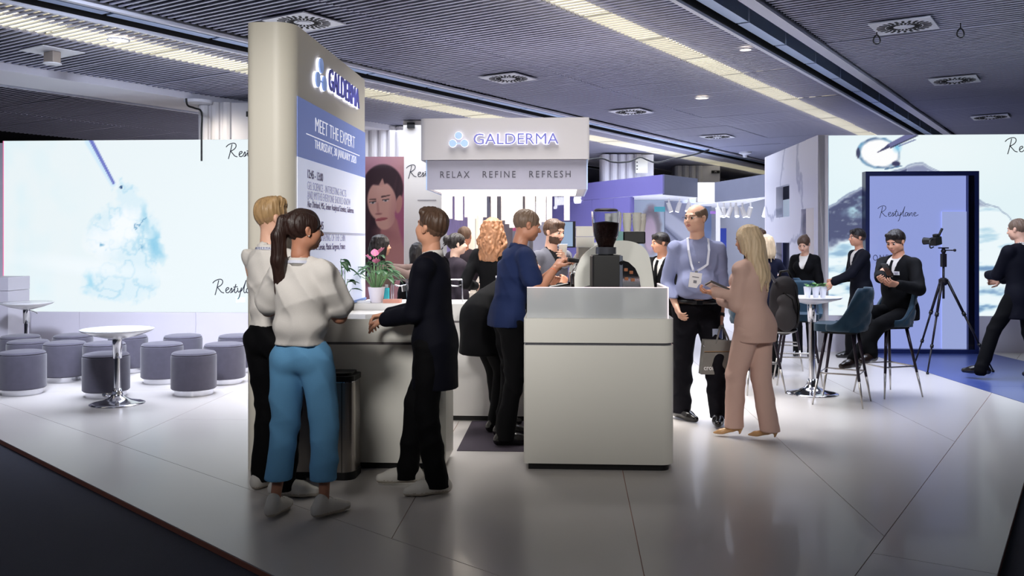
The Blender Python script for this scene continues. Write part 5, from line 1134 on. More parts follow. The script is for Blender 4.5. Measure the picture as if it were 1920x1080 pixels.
def hair_mesh(style, hc, Mh, s, hres, seed=1):
    C = lambda *v: hp(hc, Mh, s, *v); E = lambda c, r, k=.02, M=None: Ell(C(*c), A3(*r)*s, k*s, Mh if M is None else Mh @ M); cn = lambda a, b, ra, rb, k=.02, f=None, ff=1.0: Cone(C(*a), C(*b), ra*s, rb*s, k*s, None if f is None else Mh @ A3(*f), ff)
    t = {'short': .013, 'crop': .006, 'swept': .018, 'bald': .003}.get(style, .012)
    pr = [E((0, -.014, .026), (.075+t, .095+t, .084+t))]
    sb = [E((0, .105, -.030), (.068, .055, .085), .012)]; zc, sl = -.035, .55
    if style == 'bald': sb.append(E((0, .03, .10), (.075, .10, .065), .015))
    if style == 'swept':
        pr += [cn((-.05, .055, .085), (.05, .035, .100), .022, .026), cn((-.055, .02, .08), (.05, 0, .10), .03, .028), cn((.02, .075, .075), (.055, .055, .085), .015, .014)]
    if style in ('swept', 'crest'): pr[0] = E((0, -.014, .026), (.0785, .099, .089)); pr.append(E((0, -.012, .058), (.072, .094, .070), .02)); zc, sl = -.020, .50
    if style == 'short': pr += [cn((-.045, .06, .078), (.045, .06, .082), .018, .018)]
    if style == 'crest':
        pr += [cn((-.045, .06, .085), (.045, .055, .095), .022, .024), cn((-.03, .075, .095), (.03, .07, .105), .014, .014), cn((0, .02, .105), (0, -.06, .095), .024, .02)]
    if style == 'bun': pr += [E((0, -.115, .050), (.046, .042, .046), .012)]+[cn((.01, -.13+.01*i, .03), (.035-.03*i, -.165-.01*i, .0-.03*i), .008, .003, .004) for i in range(4)]
    if style in ('pony',):
        pr += [cn((0, -.095, .060), (0, -.125, .055), .026, .028, .02), cn((0, -.125, .055), (-.004, -.150, -.03), .028, .038, .02), cn((-.004, -.150, -.03), (-.010, -.150, -.17), .038, .042, .02), cn((-.010, -.150, -.17), (-.02, -.138, -.34), .040, .034, .02), cn((-.02, -.138, -.34), (-.045, -.125, -.50), .032, .008, .02)]
    cut = True; rg = np.random.RandomState(seed)
    if style == 'pony':
        for i in range(26):
            a = rg.uniform(0, 6.28); q = rg.uniform(.3, 1); ox, oy = .032*q*math.cos(a), .030*q*math.sin(a); pts = [(ox*.6, -.125+oy*.6, .05), (ox, -.150+oy, -.05), (ox*1.15-.006, -.152+oy*1.1, -.17), (ox*1.2-.016, -.14+oy, -.30), (ox*1.1-.03+rg.uniform(-.01, .01), -.128+oy, -.40-.09*rg.rand())]
            for k in range(4): pr.append(cn(pts[k], pts[k+1], .011-.002*k, .010-.0022*k, .004))
    if style in ('long', 'curly', 'bob', 'longdark'):
        lo = {'long': -.30, 'curly': -.24, 'bob': -.10, 'longdark': -.22}[style]; w_ = .085 if style != 'curly' else .115
        pr += [cn((-.055, -.03, .0), (-.07, -.055, lo), .042, .036, .03, None), cn((.055, -.03, .0), (.07, -.055, lo), .042, .036, .03), cn((0, -.07, .0), (0, -.09, lo-.02), .055, .05, .03), cn((-.04, -.075, -.04), (-.04, -.09, lo-.03), .05, .042, .03), cn((.04, -.075, -.04), (.04, -.09, lo-.03), .05, .042, .03),
               cn((-.072, .02, .03), (-.075, .0, -.10), .022, .026, .03), cn((.072, .02, .03), (.075, .0, -.10), .022, .026, .03)]
        if style == 'long': pr += [cn((-.03, -.1, lo), (-.06, -.10, lo-.13), .032, .008), cn((.03, -.1, lo), (.035, -.10, lo-.14), .034, .008), cn((.08, -.05, lo), (.085, -.05, lo-.10), .026, .006)]
        if style == 'curly':
            for i in range(70):
                a = rg.uniform(-2.3, 2.3); r0 = rg.uniform(.070, .090); r1 = rg.uniform(.085, .125); z1 = rg.uniform(-.30, -.16); ph = rg.uniform(0, 6.28); prev = None
                for k in range(8):
                    f = k/7; z = .075+(z1-.075)*f; r_ = r0*(1-f)**.4*.9+r1*f+.012*math.sin(ph+f*13); aa = a*(1-.12*f)+.16*math.sin(ph*1.7+f*11); p = (r_*math.sin(aa), -.028-r_*math.cos(aa)*.85, z)
                    if prev: pr.append(cn(prev, p, .0125, .0115, .005))
                    prev = p
        else:
            for i in range(44):
                a = rg.uniform(-2.2, 2.2); prev = None; z1 = lo-rg.uniform(.0, .13)+(.08 if abs(a) > 1.5 else 0); ph = rg.uniform(0, 6.28)
                for k in range(6):
                    f = k/5; z = .085+(z1-.085)*f; r_ = .070+.036*math.sin(min(1, f*2.2)*1.3)+.004*math.sin(ph+f*6); aa = a*(1-.18*f); p = (r_*math.sin(aa)*.95, -.022-r_*math.cos(aa)*.92, z)
                    if prev: pr.append(cn(prev, p, .012-.0015*k*.6, .011-.0016*k, .006))
                    prev = p
        sb = [E((0, .115, -.045), (.060, .075, .105), .012)]; cut = False
    def strands(G):
        x, y, z = [G[i]-hc[i] for i in range(3)]; L = [Mh[0, i]*x+Mh[1, i]*y+Mh[2, i]*z for i in range(3)]; a = np.arctan2(L[0], -L[1]+.02)
        if style == 'curly': return .002*s*np.sin(a*16+np.sin(L[2]*70/s)*2.2)*np.sin(L[2]*62/s+a*5)
        if style in ('pony',): return .0028*s*np.sin(L[0]*230/s+np.sin(L[2]*16/s)*1.2+L[2]*10/s)+.002*s*np.sin(L[0]*110/s+L[1]*60/s)
        return .0022*s*np.sin(a*26+np.sin(L[2]*30/s)*1.4+seed)+.0022*s*np.sin(a*11+L[2]*24/s+L[1]*30/s)
    cuts = []
    if cut and style != 'pony' or style == 'bald':
        def c1(G):
            x, y, z = [G[i]-hc[i] for i in range(3)]; L = [(Mh[0, i]*x+Mh[1, i]*y+Mh[2, i]*z)/s for i in range(3)]
            return (np.minimum(np.maximum(zc+L[1]*sl-L[2], -.3), .3)*.85*s)
        cuts.append(c1)
    if style == 'pony':
        def c2(G):
            x, y, z = [G[i]-hc[i] for i in range(3)]; L = [(Mh[0, i]*x+Mh[1, i]*y+Mh[2, i]*z)/s for i in range(3)]
            return np.where(L[1] > -.105, (zc+L[1]*sl-L[2])*.85, -.1)*s
        cuts.append(c2)
    for sx in (-1, 1):
        if style not in ('long', 'curly', 'longdark', 'bob'): sb.append(E((sx*.085, .0, -.012), (.02, .017, .032), .008))
    if style in ('crop', 'short', 'swept', 'crest'): sb.append(E((0, -.05, -.085), (.09, .07, .045), .01))
    P, Q = field_mesh(pr, hres, sb, cuts, strands, .03); return smooth_nets(P, Q, 1), Q
def foot_prims(ank, yaw, s, shoe):
    d = A3(-math.sin(yaw), math.cos(yaw), 0); g = A3(ank[0], ank[1], 0)
    up = max(0, ank[2]-.085*s)*1.0; z = A3(0, 0, up)
    if shoe == 'pump': return g, d, z, [Cone(g+z-d*.045*s+A3(0, 0, .068*s), g+z+d*.02*s+A3(0, 0, .055*s), .027*s, .026*s, .02*s), Cone(g+z+d*.02*s+A3(0, 0, .055*s), g+z+d*.12*s+A3(0, 0, .022*s), .028*s, .026*s, .02*s), Cone(g+z+d*.12*s+A3(0, 0, .022*s), g+z+d*.175*s+A3(0, 0, .014*s), .026*s, .011*s, .02*s), Cone(g+z-d*.055*s+A3(0, 0, .062*s), g+z-d*.045*s+A3(0, 0, .004), .021*s, .007*s, .012*s)]
    fat = {'sneaker': 1.12, 'dress': 1.0, 'boot': 1.05}[shoe]
    pr = [Cone(g+z-d*.055*s+A3(0, 0, .040*s), g+z+d*.10*s+A3(0, 0, .036*s), .036*s*fat, .040*s*fat, .03*s), Cone(g+z+d*.10*s+A3(0, 0, .034*s), g+z+d*.175*s+A3(0, 0, .026*s), .040*s*fat, .027*s*fat, .03*s), Cone(g+z-d*.03*s+A3(0, 0, .07*s), g+z+d*.06*s+A3(0, 0, .055*s), .038*s*fat, .034*s, .03*s), Cone(g+z-d*.02*s+A3(0, 0, (.14 if shoe == 'boot' else .10)*s), g+z-d*.015*s+A3(0, 0, .07*s), .040*s, .038*s, .02*s)]
    return g, d, z, pr
def w2l(p, loc, rz):
    x, y = p[0]-loc[0], p[1]-loc[1]; c, s_ = math.cos(-rz), math.sin(-rz); return A3(x*c-y*s_, x*s_+y*c, p[2])
def person(label, loc, face, H, top='shirt', topm=None, sleeve='long', botm=None, shoe='dress', shoem=None, skin='fair', hair='short', hairm=None, hands=(None, None), feet=(None, None), lean=0, side=0, twist=0, head=(0, 0, 0), hipz=None, hipo=(0, 0),
           fem=False, res=.012, hres=.007, hem=None, bhem=None, hemz=None, tfold=None, belly=0, curl=(.5, .5), palm=(None, None), poles=(None, None), kpoles=(None, None), beard=None, seed=1, foldamp=.0035, wide=1.0, face_on=True, fy=(0, 0), vneck=False, shirtm=None, tie=None, collar=None, lower=True, girth=1.0, legw=1.0, foreskin=False, fz=(0, 0), blouse=False, puff=False, headoff=(0, 0, 0)):
    """hands / feet: world targets (left, right). Local frame: +y forward, +x to the person's right."""
    rz = math.atan2(-face[0], face[1]); t = thing('person', label, 'person', (loc[0], loc[1], 0), rz); h = H; s = H/1.75
    hz = hipz if hipz else .532*h; hip = A3(hipo[0], hipo[1], hz); T = rotm(twist) @ rotm(0, -lean, side); piv = hip+A3(0, 0, .055*h)
    tp = lambda x, y, z: piv+T @ (A3(x, y, z)*h)
    shw = (.084 if fem else .098)*wide; sh = [tp(-shw, -.004, .214), tp(shw, -.004, .214)]
    neck = tp(0, -.012, .262); Mh = rotm(twist+head[0], 0) @ rotm(0, head[1], head[2]); hc = neck+T @ A3(0, .006, .030)*h+Mh @ A3(0, .012, .062)*h+A3(*headoff)
    hips = [hip+A3(-.052*h, 0, 0), hip+A3(.052*h, 0, 0)]
    ank = []; knee = []
    for i, sx in enumerate((-1, 1)):
        f_ = feet[i]; a = A3(sx*.058*h, -.01, .05*h) if f_ is None else w2l(f_, loc, rz)
        if f_ is not None: a = A3(a[0], a[1], max(a[2], 0)+.05*h)
        k_, a = ik(hips[i], a, .2425*h, .2425*h, kpoles[i] or (sx*.12, 1, 0)); knee.append(k_); ank.append(a)
    elb = []; wr = []
    for i, sx in enumerate((-1, 1)):
        tg = hands[i]; w_ = tp(sx*(shw+.028), .01, -.075) if tg is None else w2l(tg, loc, rz)
        if tg is None: w_ = sh[i]+A3(sx*.05*h, .03*h, -.315*h)
        pl = poles[i] or (sx*.35, -1, -.55); e_, w_ = ik(sh[i], w_, .172*h, .150*h, pl); elb.append(e_); wr.append(w_)
    yv = T @ A3(0, 1, 0)
    # ---- body: one continuous skin, with the head and hands in finer cells
    def torso(o, k=.035):
        g = girth; cw, cd = ((.074, .056) if fem else (.086, .062)); ww, wd = ((.060, .048) if fem else (.076, .058)); pw, pd = ((.084, .062) if fem else (.080, .060))
        El = lambda c, r, kk=k: Ell(tp(*c), A3(r[0]*h*g*wide+o, r[1]*h*g+o, r[2]*h+o), kk, T)
        pr = [El((0, -.002, .150), (cw, cd, .100)), El((0, -.004, .208), (cw*.92, cd*.72, .040)), El((0, 0, .055), (ww, wd+belly*.4, .085)), Ell(hip+A3(0, -.008*h, .0), A3(pw*h*g+o, pd*h*g+o, .072*h+o), k, None)]
        if belly: pr.append(El((0, .03, .035), (ww*1.02, wd+belly, .075)))
        if fem: pr += [El((sx*.036, .052, .155), (.034, .030, .036), .03) for sx in (-1, 1)]
        pr += [Ell(hip+A3(sx*.040*h, (-.036 if fem else -.028)*h, -.015*h), A3(.044*h+o, .038*h+o, .050*h+o), .03) for sx in (-1, 1)]
        for i, sx in enumerate((-1, 1)): pr.append(Cone(tp(sx*.020, -.013, .238), sh[i]+T @ A3(-sx*.012*h, 0, .006*h), .024*h+o*.5, .021*h+o*.6, .035)); pr.append(Ell(sh[i]-T @ A3(0, 0, .004*h), A3(1, 1, 1)*(.028*h+o*.9), .03))
        return pr
    def arm(i, o, r=(.031, .026, .025, .018), end=1.0, k=.018):
        e_, w_ = elb[i], wr[i]; out = [Cone(sh[i], e_, r[0]*h+o, r[1]*h+o, k)]
        if end > 0: out.append(Cone(e_, e_+(w_-e_)*end, r[2]*h+o, r[2]*h+(r[3]-r[2])*h*end+o, k))
        return out
    def leg(i, o, r=(.052, .034, .032, .021), cut_=1.0, k=.02):
        a = ank[i]; kn = knee[i]; return [Cone(hips[i]+A3(0, -.004, -.02)*h, kn, r[0]*h+o, r[1]*h+o, k), Cone(kn, kn+(a-kn)*cut_, r[2]*h+o, (r[2]+(r[3]-r[2])*cut_)*h+o, k)]
    bp = torso(-.012)+[Cone(tp(0, -.012, .235), neck+(hc-neck)*.45, .033*h*(.88 if fem else 1), .030*h*(.86 if fem else 1), .03)]
    for i in (0, 1): bp += arm(i, -.002 if sleeve != 'long' else -.006)+leg(i, -.008)
    ns = -.045*h
    P, Q = field_mesh(bp, max(res, .011), pad=.03); P = smooth_nets(P, Q, 1); parts = [(P, Q, 0)]+head_mesh(hc, Mh, s*1.02, hres, beard, face=face_on)
    for i, sx in enumerate((-1, 1)):
        f_ = (wr[i]-elb[i]); f_ /= np.linalg.norm(f_); pn = palm[i] or (-sx, 0, 0); hd = hand_prims(wr[i]+f_*.01, f_, pn, sx, s*(.92 if fem else 1.0), curl[i])
        P, Q = field_mesh(hd, .0042 if hres < .0065 else .0055, pad=.01); parts.append((smooth_nets(P, Q, 1), Q, 0))
    join_meshes('body', parts, [SKIN[skin], m_lip, m_eyew, m_iris, hairm or m_brow], t)
    if hair:
        P, Q = hair_mesh(hair, hc, Mh, s*1.02, hres*.95, seed)
        o = join_meshes('hair', [(P, Q, 0)], [hairm], t)
        fc = ((P[Q].mean(1)-hc) @ Mh)/(s*1.02); fade = (fc[:, 2] < .018+.25*fc[:, 1]) & (np.abs(fc[:, 0]) > .0) if hair in ('crest', 'swept', 'short') else np.zeros(len(Q), bool)
        o.data.polygons.foreach_set('material_index', fade.astype(np.int32)); k_ = hairm.name+'_faded'; b0 = lin((150, 118, 100)) if True else 0
        if k_ not in MATS:
            m2 = hairm.copy(); m2.name = k_; MATS[k_] = m2
            for nd in m2.node_tree.nodes:
                if nd.type == 'MIX':
                    for q_ in (6, 7): c_ = nd.inputs[q_].default_value; nd.inputs[q_].default_value = (*[c_[w]*.72+b0[w]*.28 for w in range(3)], 1)
        o.data.materials.append(MATS[k_])
    # ---- clothes
    fd = folds(foldamp, seed)
    if lower:
        for_leg = dict(r=(.053*legw, .040*legw, .039*legw, .0365*legw)); o = .006; bh = 1.0
        pr = [Ell(hip+A3(0, -.006*h, .0), A3((.090 if fem else .086)*h*girth+o, (.066 if fem else .062)*h*girth+o+belly*.3*h, .075*h), .03)]+[Ell(hip+A3(sx*.040*h, (-.036 if fem else -.028)*h, -.015*h), A3(.044*h+o, .038*h+o, .050*h+o), .03) for sx in (-1, 1)]
        pr.append(Ell(tp(0, 0, .0), A3((.074 if fem else .084)*h*girth+o, (.058+belly*.5)*h*girth+o, .06*h), .03, T))
        for i in (0, 1): pr += leg(i, o, cut_=bh, k=.018, **for_leg)
        f2 = folds(tfold or foldamp*1.0, seed+9, 8, 6)
        hz_ = hemz if hemz is not None else .045
        if hipz is None:
            for i in (0, 1): ea = ank[i]; pr.append(Cone(ea, ea+(ea-knee[i])/np.linalg.norm(ea-knee[i])*.05, for_leg['r'][3]*h*1.0+o, for_leg['r'][3]*h*1.03+o, .01))
        P, Q = field_mesh(pr, res, disp=f2, cuts=[(lambda G: np.where((G[2] < .5), hz_+.25*(G[1]-ank[0][1])*0-G[2], -1.)+0*G[0]+0*G[1]),(lambda G: G[2]-(hip[2]+.042*h)+0*G[0]+0*G[1])] if hipz is None else ()); join_meshes('trousers', [(smooth_nets(P, Q, 1), Q, 0)], [botm], t)
        for i in (0, 1):
            g, d, z, pr = foot_prims(ank[i]-A3(0, 0, 0), R(fy[i]), s*(.93 if fem else 1.03), shoe); zz = float(z[2])
            P, Q = field_mesh(pr, min(res, .009)*.85, cuts=[lambda G, zz=zz: (zz+.003)-G[2]], pad=.02); P = smooth_nets(P, Q, 1); fc = P[Q].mean(1)[:, 2]; mi = (fc < zz+.022).astype(int) if shoe == 'sneaker' else np.zeros(len(Q), int)
            so = join_meshes('shoe', [(P, Q, mi)], [shoem, m_sole], t)
            if shoe == 'sneaker':
                b = MB(); s_d = np.cross(d, A3(0, 0, 1))
                for q in range(4):
                    c = g+z+d*(.045+.022*q)*s+A3(0, 0, (.094-.0135*q)*s); b.tube([c-s_d*.024*s, c+A3(0, 0, .005), c+s_d*.024*s], .0028, 6)
                b.build('laces', mat('white_lace', (235, 232, 225), .7), so, True)
    so_ = .0
    if top:
        o = {'shirt': .013, 'polo': .020, 'suit': .024, 'blazer': .020, 'coat': .034, 'blouse': .018, 'jumper': .018}[top]
        hem_z = {'shirt': .006, 'polo': -.045, 'suit': -.155, 'blazer': -.11, 'coat': -.17, 'blouse': .0, 'jumper': -.05}[top] if hem is None else hem
        pr = torso(o, .04)
        if hem_z < -.03:     # skirt of the jacket
            fl_ = .006 if top in ('suit', 'blazer') else .012; pr.append(Cone(hip+A3(0, -.008*h, .02), hip+A3(0, -.010*h, hem_z*h), .086*h*girth+o, .088*h*girth+o+fl_, .04, (0, 1, 0), 1.28))
        if top == 'blouse': pr += [Ell(tp(0, -.015, .04), A3(.092*h, .080*h, .060*h), .05, T), Ell(tp(0, -.02, .13), A3(.092*h, .074*h, .09*h), .05, T)]
        n_end = {'long': .93, 'short': 0, 'half': .0}[sleeve]
        ar = dict(r=(.033, .032, .030, .024)) if top in ('suit', 'blazer', 'coat') else dict(r=(.030, .029, .028, .022))
        if sleeve == 'short' or puff:
            for i in (0, 1):
                e_ = sh[i]+(elb[i]-sh[i])*(.62 if not puff else .70); pr.append(Cone(sh[i], e_, (.034 if not puff else .03)*h+o*.6, (.040 if not puff else .054)*h+o*.3, .03))
                if puff: pr.append(Ell(sh[i]+(elb[i]-sh[i])*.38, A3(.046*h, .052*h, .058*h), .04))
        else:
            for i in (0, 1): pr += arm(i, o*.45, end=n_end, k=.02, **ar)
        if top in ('shirt', 'polo', 'suit', 'blazer', 'coat', 'blouse'): pr.append(Cone(tp(0, -.014, .232), tp(0, -.012, .250), .040*h, .036*h, .015))
        sb = [Cone(tp(0, -.010, .225), hc, .0315*h, .036*h, .004)]
        if vneck or top in ('suit', 'blazer', 'coat'):
            v0 = tp(0, .10, .08 if top != 'blazer' else .10); sb += [Cone(v0, tp(0, .085, .275), .002*h, .056*h, .004, (yv[0], yv[1], yv[2]), .45)]
        if top in ('suit', 'blazer', 'coat'):   # opening below the buttons
            sb += [Cone(hip+A3(0, .13*h, .0), hip+A3(0, .13*h, hem_z*h-.05), .004*h, .045*h, .004, (0, 1, 0), .5)]
        cuts = []
        if hem_z < -.03: cuts.append(lambda G: (hip[2]+hem_z*h)-G[2]+0*G[0])
        else:
            bz = hip[2]+(hem_z+.03)*h; cuts.append(lambda G: np.where(np.hypot(G[0]-hip[0], G[1]-hip[1]) < .17*h, bz-G[2], -1.) if True else 0)
        P, Q = field_mesh(pr, res, sb, cuts, folds(foldamp if top not in ('suit', 'blazer') else foldamp*.7, seed+3))
        nm = {'shirt': 'shirt', 'polo': 'polo_shirt', 'suit': 'suit_jacket', 'blazer': 'blazer', 'coat': 'coat', 'blouse': 'blouse', 'jumper': 'jumper'}[top]
        join_meshes(nm, [(smooth_nets(P, Q, 1), Q, 0)], [topm], t)
        if shirtm:
            pr = torso(.006, .04)+[Cone(tp(0, -.014, .235), tp(0, -.010, .256), .0385*h, .0365*h, .012)]
            for i in (0, 1):
                e_, w_ = elb[i], wr[i]; pr.append(Cone(e_+(w_-e_)*.5, e_+(w_-e_)*.975, .020*h, .0205*h, .01))
            P, Q = field_mesh(pr, max(res, .012), [Cone(tp(0, -.010, .225), hc, .031*h, .033*h, .004), Cone(tp(0, .075, .225), tp(0, .085, .275), .004*h, .03*h, .004)], [lambda G: (hip[2]+.0)-G[2]+0*G[0]]); join_meshes('shirt', [(smooth_nets(P, Q, 1), Q, 0)], [shirtm], t)
        if tie:
            b = MB(); pts = [tp(0, .045, .235), tp(0, .066, .20), tp(0, .074, .14), tp(0, .074, .07)]; b.tube([tuple(p) for p in pts], [.016, .014, .022, .026], 8); b.build('tie', tie, t, True)
    return dict(t=t, tp=tp, T=T, hip=hip, sh=sh, elb=elb, wr=wr, neck=neck, hc=hc, Mh=Mh, ank=ank, knee=knee, s=s, h=h, rz=rz, loc=loc)
m_sole = mat('white_rubber_sole', (186, 178, 164), .5)
def ring_band(name, c, rx, ry, z0, z1, m, parent, tp=None):
    n = 40; V = []
    for z, g in ((z0, 0), (z1, 0), (z1, -.006), (z0, -.006)):
        for i in range(n): a = 2*PI*i/n; V.append((c[0]+(rx+g)*math.cos(a), c[1]+(ry+g)*math.sin(a), z))
    Q = [[k*n+i, k*n+(i+1) % n, ((k+1) % 4)*n+(i+1) % n, ((k+1) % 4)*n+i] for k in range(4) for i in range(n)]
    return link(name, mesh_np(name, V, Q), m, parent)
def ribbon(name, pts, w_, m, parent, nrm=None, th=.002):
    b = MB(); pts = [Vector(p) for p in pts]; out = []
    for i, p in enumerate(pts):
        d = (pts[min(i+1, len(pts)-1)]-pts[max(i-1, 0)]).normalized(); n_ = Vector(nrm[i] if isinstance(nrm, list) else nrm); sd = d.cross(n_).normalized(); nn = sd.cross(d).normalized()
        out.append([b.b.verts.new(p+sd*w_/2+nn*th), b.b.verts.new(p-sd*w_/2+nn*th), b.b.verts.new(p-sd*w_/2-nn*th), b.b.verts.new(p+sd*w_/2-nn*th)])
    for A, B in zip(out, out[1:]):
        for k in range(4): b.b.faces.new((A[k], A[(k+1) % 4], B[(k+1) % 4], B[k]))
    b.b.faces.new(out[0][::-1]); b.b.faces.new(out[-1]); return b.build(name, m, parent)
# ---------------------------------------------------------------- fabrics
def fab(n, c, r=.85, ns=250, sh=0, nz=.06, b=.25): return mat(n, c, r, noise=nz, nscale=ns, bump=b, bscale=ns*1.5, sheen=sh, spec=.15 if max(c) < 60 else .35)
f_white = fab('white_cotton', (214, 209, 204)); f_black = fab('black_wool', (8, 8, 11), .8); f_navy = fab('navy_wool', (12, 13, 24), .75); f_blue = fab('sky_blue_crepe', (104, 162, 206), .8); f_polo = fab('navy_polo_cotton', (19, 35, 76), .8)
f_chambray = fab('pale_blue_cotton', (138, 144, 180), .8, nz=.05); f_pink = fab('dusty_pink_crepe', (204, 170, 158), .8, nz=.03); f_char = fab('charcoal_trousers', (18, 17, 24), .8); f_greyj = fab('grey_tweed', (88, 88, 98), .9, nz=.25); f_coat = fab('dark_brown_wool', (44, 38, 46), .9); f_tan = fab('taupe_knit', (96, 80, 76), .9)
f_greyp = fab('lavender_grey_cloth', (150, 146, 166), .9)
l_black = mat('black_leather', (16, 14, 16), .22, coat=.4); l_white = mat('white_sneaker_leather', (216, 212, 204), .5, bump=.1, bscale=120); l_nude = mat('tan_patent_leather', (196, 152, 104), .25, coat=.4); l_brown = mat('dark_brown_leather', (42, 30, 26), .3, coat=.3)
h_blond = hairmat('sandy_blond', (168, 136, 96)); h_brunet = hairmat('dark_brown', (46, 30, 26)); h_pblond = hairmat('pale_blond', (206, 182, 150)); h_ginger = hairmat('golden_curls', (150, 106, 76)); h_dark = hairmat('near_black', (26, 20, 20)); h_brown = hairmat('mid_brown', (74, 54, 42)); h_buzz = hairmat('cropped_brown', (112, 92, 78), 140)
def D(x, y): v = Vector((x, y)).normalized(); return (v.x, v.y)

# ---- 1 blond man in white shirt, behind the ponytailed woman
p1 = person('blond man in white shirt and black trousers, standing behind the ponytailed woman', (-1.50, 5.62), D(.55, .83), 1.80, top='shirt', topm=f_white, botm=f_black, shoe='sneaker', shoem=l_white, skin='fair', hair='swept', hairm=h_blond,
    hands=(at(560, 560, 5.95), at(585, 575, 5.85)), feet=((-1.57, 5.68, 0), (-1.38, 5.46, 0)), fy=(10, -58), head=(-18, 3, 0), res=.009, hres=.006, seed=3, collar=True, foldamp=.008, tfold=.005, wide=1.02)
# ---- 2 ponytailed woman
p2 = person('ponytailed woman in white puff-sleeved blouse and sky blue trousers, back to the camera', (-1.19, 5.12), D(.30, .95), 1.715, top='blouse', topm=f_white, sleeve='short', puff=True, botm=f_blue, shoe='sneaker', shoem=l_white, skin='tan', hair='pony', hairm=h_brunet,
    hands=(at(580, 560, 5.45), at(600, 575, 5.40)), feet=((-1.33, 5.06, 0), (-1.055, 5.06, 0)), fy=(4, -22), head=(-38, 2, 0), fem=True, res=.0085, hres=.0055, hemz=.205, tfold=.0045, seed=7, foldamp=.0095, legw=1.10, girth=1.0, wide=1.0, poles=((-.8, -.6, -.5), (1, -.5, -.5)), headoff=(0, 0, .0))
# ---- 3 man in navy suit at the counter
p3 = person('dark haired man in navy suit and white sneakers leaning at the reception counter', (-.50, 5.68), D(-.98, .18), 1.735, top='suit', topm=f_navy, shirtm=f_white, botm=f_black, shoe='sneaker', shoem=l_white, skin='warm', hair='crest', hairm=h_brown,
    hands=(at(722, 600, 5.72), at(728, 590, 5.90)), feet=((-.46, 5.52, 0), (-.66, 5.72, 0)), fy=(28, 12), head=(-24, 16, 0), lean=3, res=.009, hres=.006, seed=11, foldamp=.006, palm=((.3, 0, -1), (-.3, 0, -1)), curl=(.55, .6), poles=((-.5, -1, -.6), (.5, -1, -.6)), legw=1.02, hem=-.17, kpoles=((0, 1, 0), (.1, 1, 0)))
# ---- 4 barista
p4 = person('barista in navy polo shirt with cropped hair working the coffee machine', (-.02, 6.98), D(.97, .25), 1.80, top='polo', topm=f_polo, sleeve='short', botm=f_black, shoe='dress', shoem=l_black, skin='tan', hair='crop', hairm=h_buzz,
    hands=(at(1046, 500, 7.05), at(1040, 504, 6.86)), feet=((-.06, 7.15, 0), (-.05, 6.82, 0)), lean=12, head=(0, -12, 0), res=.011, hres=.006, seed=15, poles=((-.4, -.3, -1), (.5, -.3, -1)), foldamp=.008, curl=(.8, .8), palm=((0, 0, -1), (0, 0, -1)), wide=1.05, girth=1.06, hem=-.035)
# ---- 5 person bending over the rear counter behind the barista
p5 = person('person in black bending forward over the rear counter behind the barista', (-.20, 7.44), D(.88, .47), 1.74, top='coat', topm=f_black, botm=f_black, shoe='dress', shoem=l_black, skin='tan', hair='short', hairm=h_dark,
    hands=((.32, 7.78, 1.14), (.42, 7.66, 1.16)), feet=((-.10, 7.53, 0), (-.13, 7.33, 0)), lean=66, head=(0, 20, 0), res=.013, hres=.009, seed=19, hem=-.16, girth=1.05, hipo=(0, -.06), hipz=.90)
# ---- 6 bearded man with cup
p6 = person('bearded man in grey jacket lifting a white cup behind the bar', (.38, 8.52), D(.62, -.78), 1.745, top='blazer', topm=f_greyj, shirtm=fab('black_tee', (18, 18, 22)), botm=f_char, shoe='dress', shoem=l_black, skin='fair', hair='short', hairm=h_brown, beard=True,
    hands=(at(1058, 480, 8.08), at(1010, 540, 8.1)), head=(8, -8, 0), res=.013, hres=.007, seed=23, curl=(.7, .5), palm=((.8, .2, .2), None), poles=((-.6, -.3, -1), None))
# ---- 7 curly haired woman
p7 = person('woman with long golden curls in a black jumper, back to the camera', (-.19, 8.80), D(.25, .97), 1.765, top='jumper', topm=f_black, botm=f_greyp, shoe='dress', shoem=l_black, skin='pale', hair='curly', hairm=h_ginger, fem=True, res=.013, hres=.007, seed=27, head=(-10, 0, 0), wide=1.04, hands=((-.36, 9.02, 1.10), (.06, 9.14, 1.10)))
# ---- 8 bun woman
p8 = person('woman with a dark hair bun and brown coat in profile behind the rear counter', (-.57, 9.25), D(.92, .38), 1.615, top='coat', topm=f_coat, botm=f_black, shoe='dress', shoem=l_black, skin='pale', hair='bun', hairm=h_dark, fem=True, res=.013, hres=.007, seed=31, wide=1.06, girth=1.1, head=(-6, 2, 0))
# ---- 9 dark long haired woman at the portrait
p9 = person('woman with long black hair and taupe top standing before the portrait banner', (-1.33, 9.1), D(.86, .5), 1.60, top='jumper', topm=f_tan, botm=f_black, shoe='dress', shoem=l_black, skin='warm', hair='longdark', hairm=h_dark, fem=True, res=.014, hres=.008, seed=35, hands=((-.92, 9.5, 1.28), (-.88, 9.25, 1.30)), poles=((0, 0, -1), (0, -.4, -1)))
# ---- 10,11 heads seen behind
p10 = person('person with brown cropped hair half hidden behind the bun woman', (-.56, 10.6), D(.2, 1), 1.71, top='jumper', topm=f_coat, botm=f_black, shoem=l_black, skin='brown', hair='crop', hairm=h_brown, res=.016, hres=.01, seed=37)
p11 = person('dark haired person in black seen behind the navy suited man', (-1.07, 10.2), D(-.3, 1), 1.52, top='jumper', topm=f_black, botm=f_black, shoem=l_black, skin='warm', hair='longdark', hairm=h_dark, fem=True, res=.016, hres=.01, seed=38)
p12 = person('man in black suit and tie behind the espresso machine, looking left', (1.62, 9.75), D(-.72, -.69), 1.63, top='suit', topm=f_black, shirtm=f_white, tie=f_black, botm=f_black, shoem=l_black, skin='warm', hair='short', hairm=h_dark, res=.013, hres=.008, seed=41, head=(-28, -4, 0))
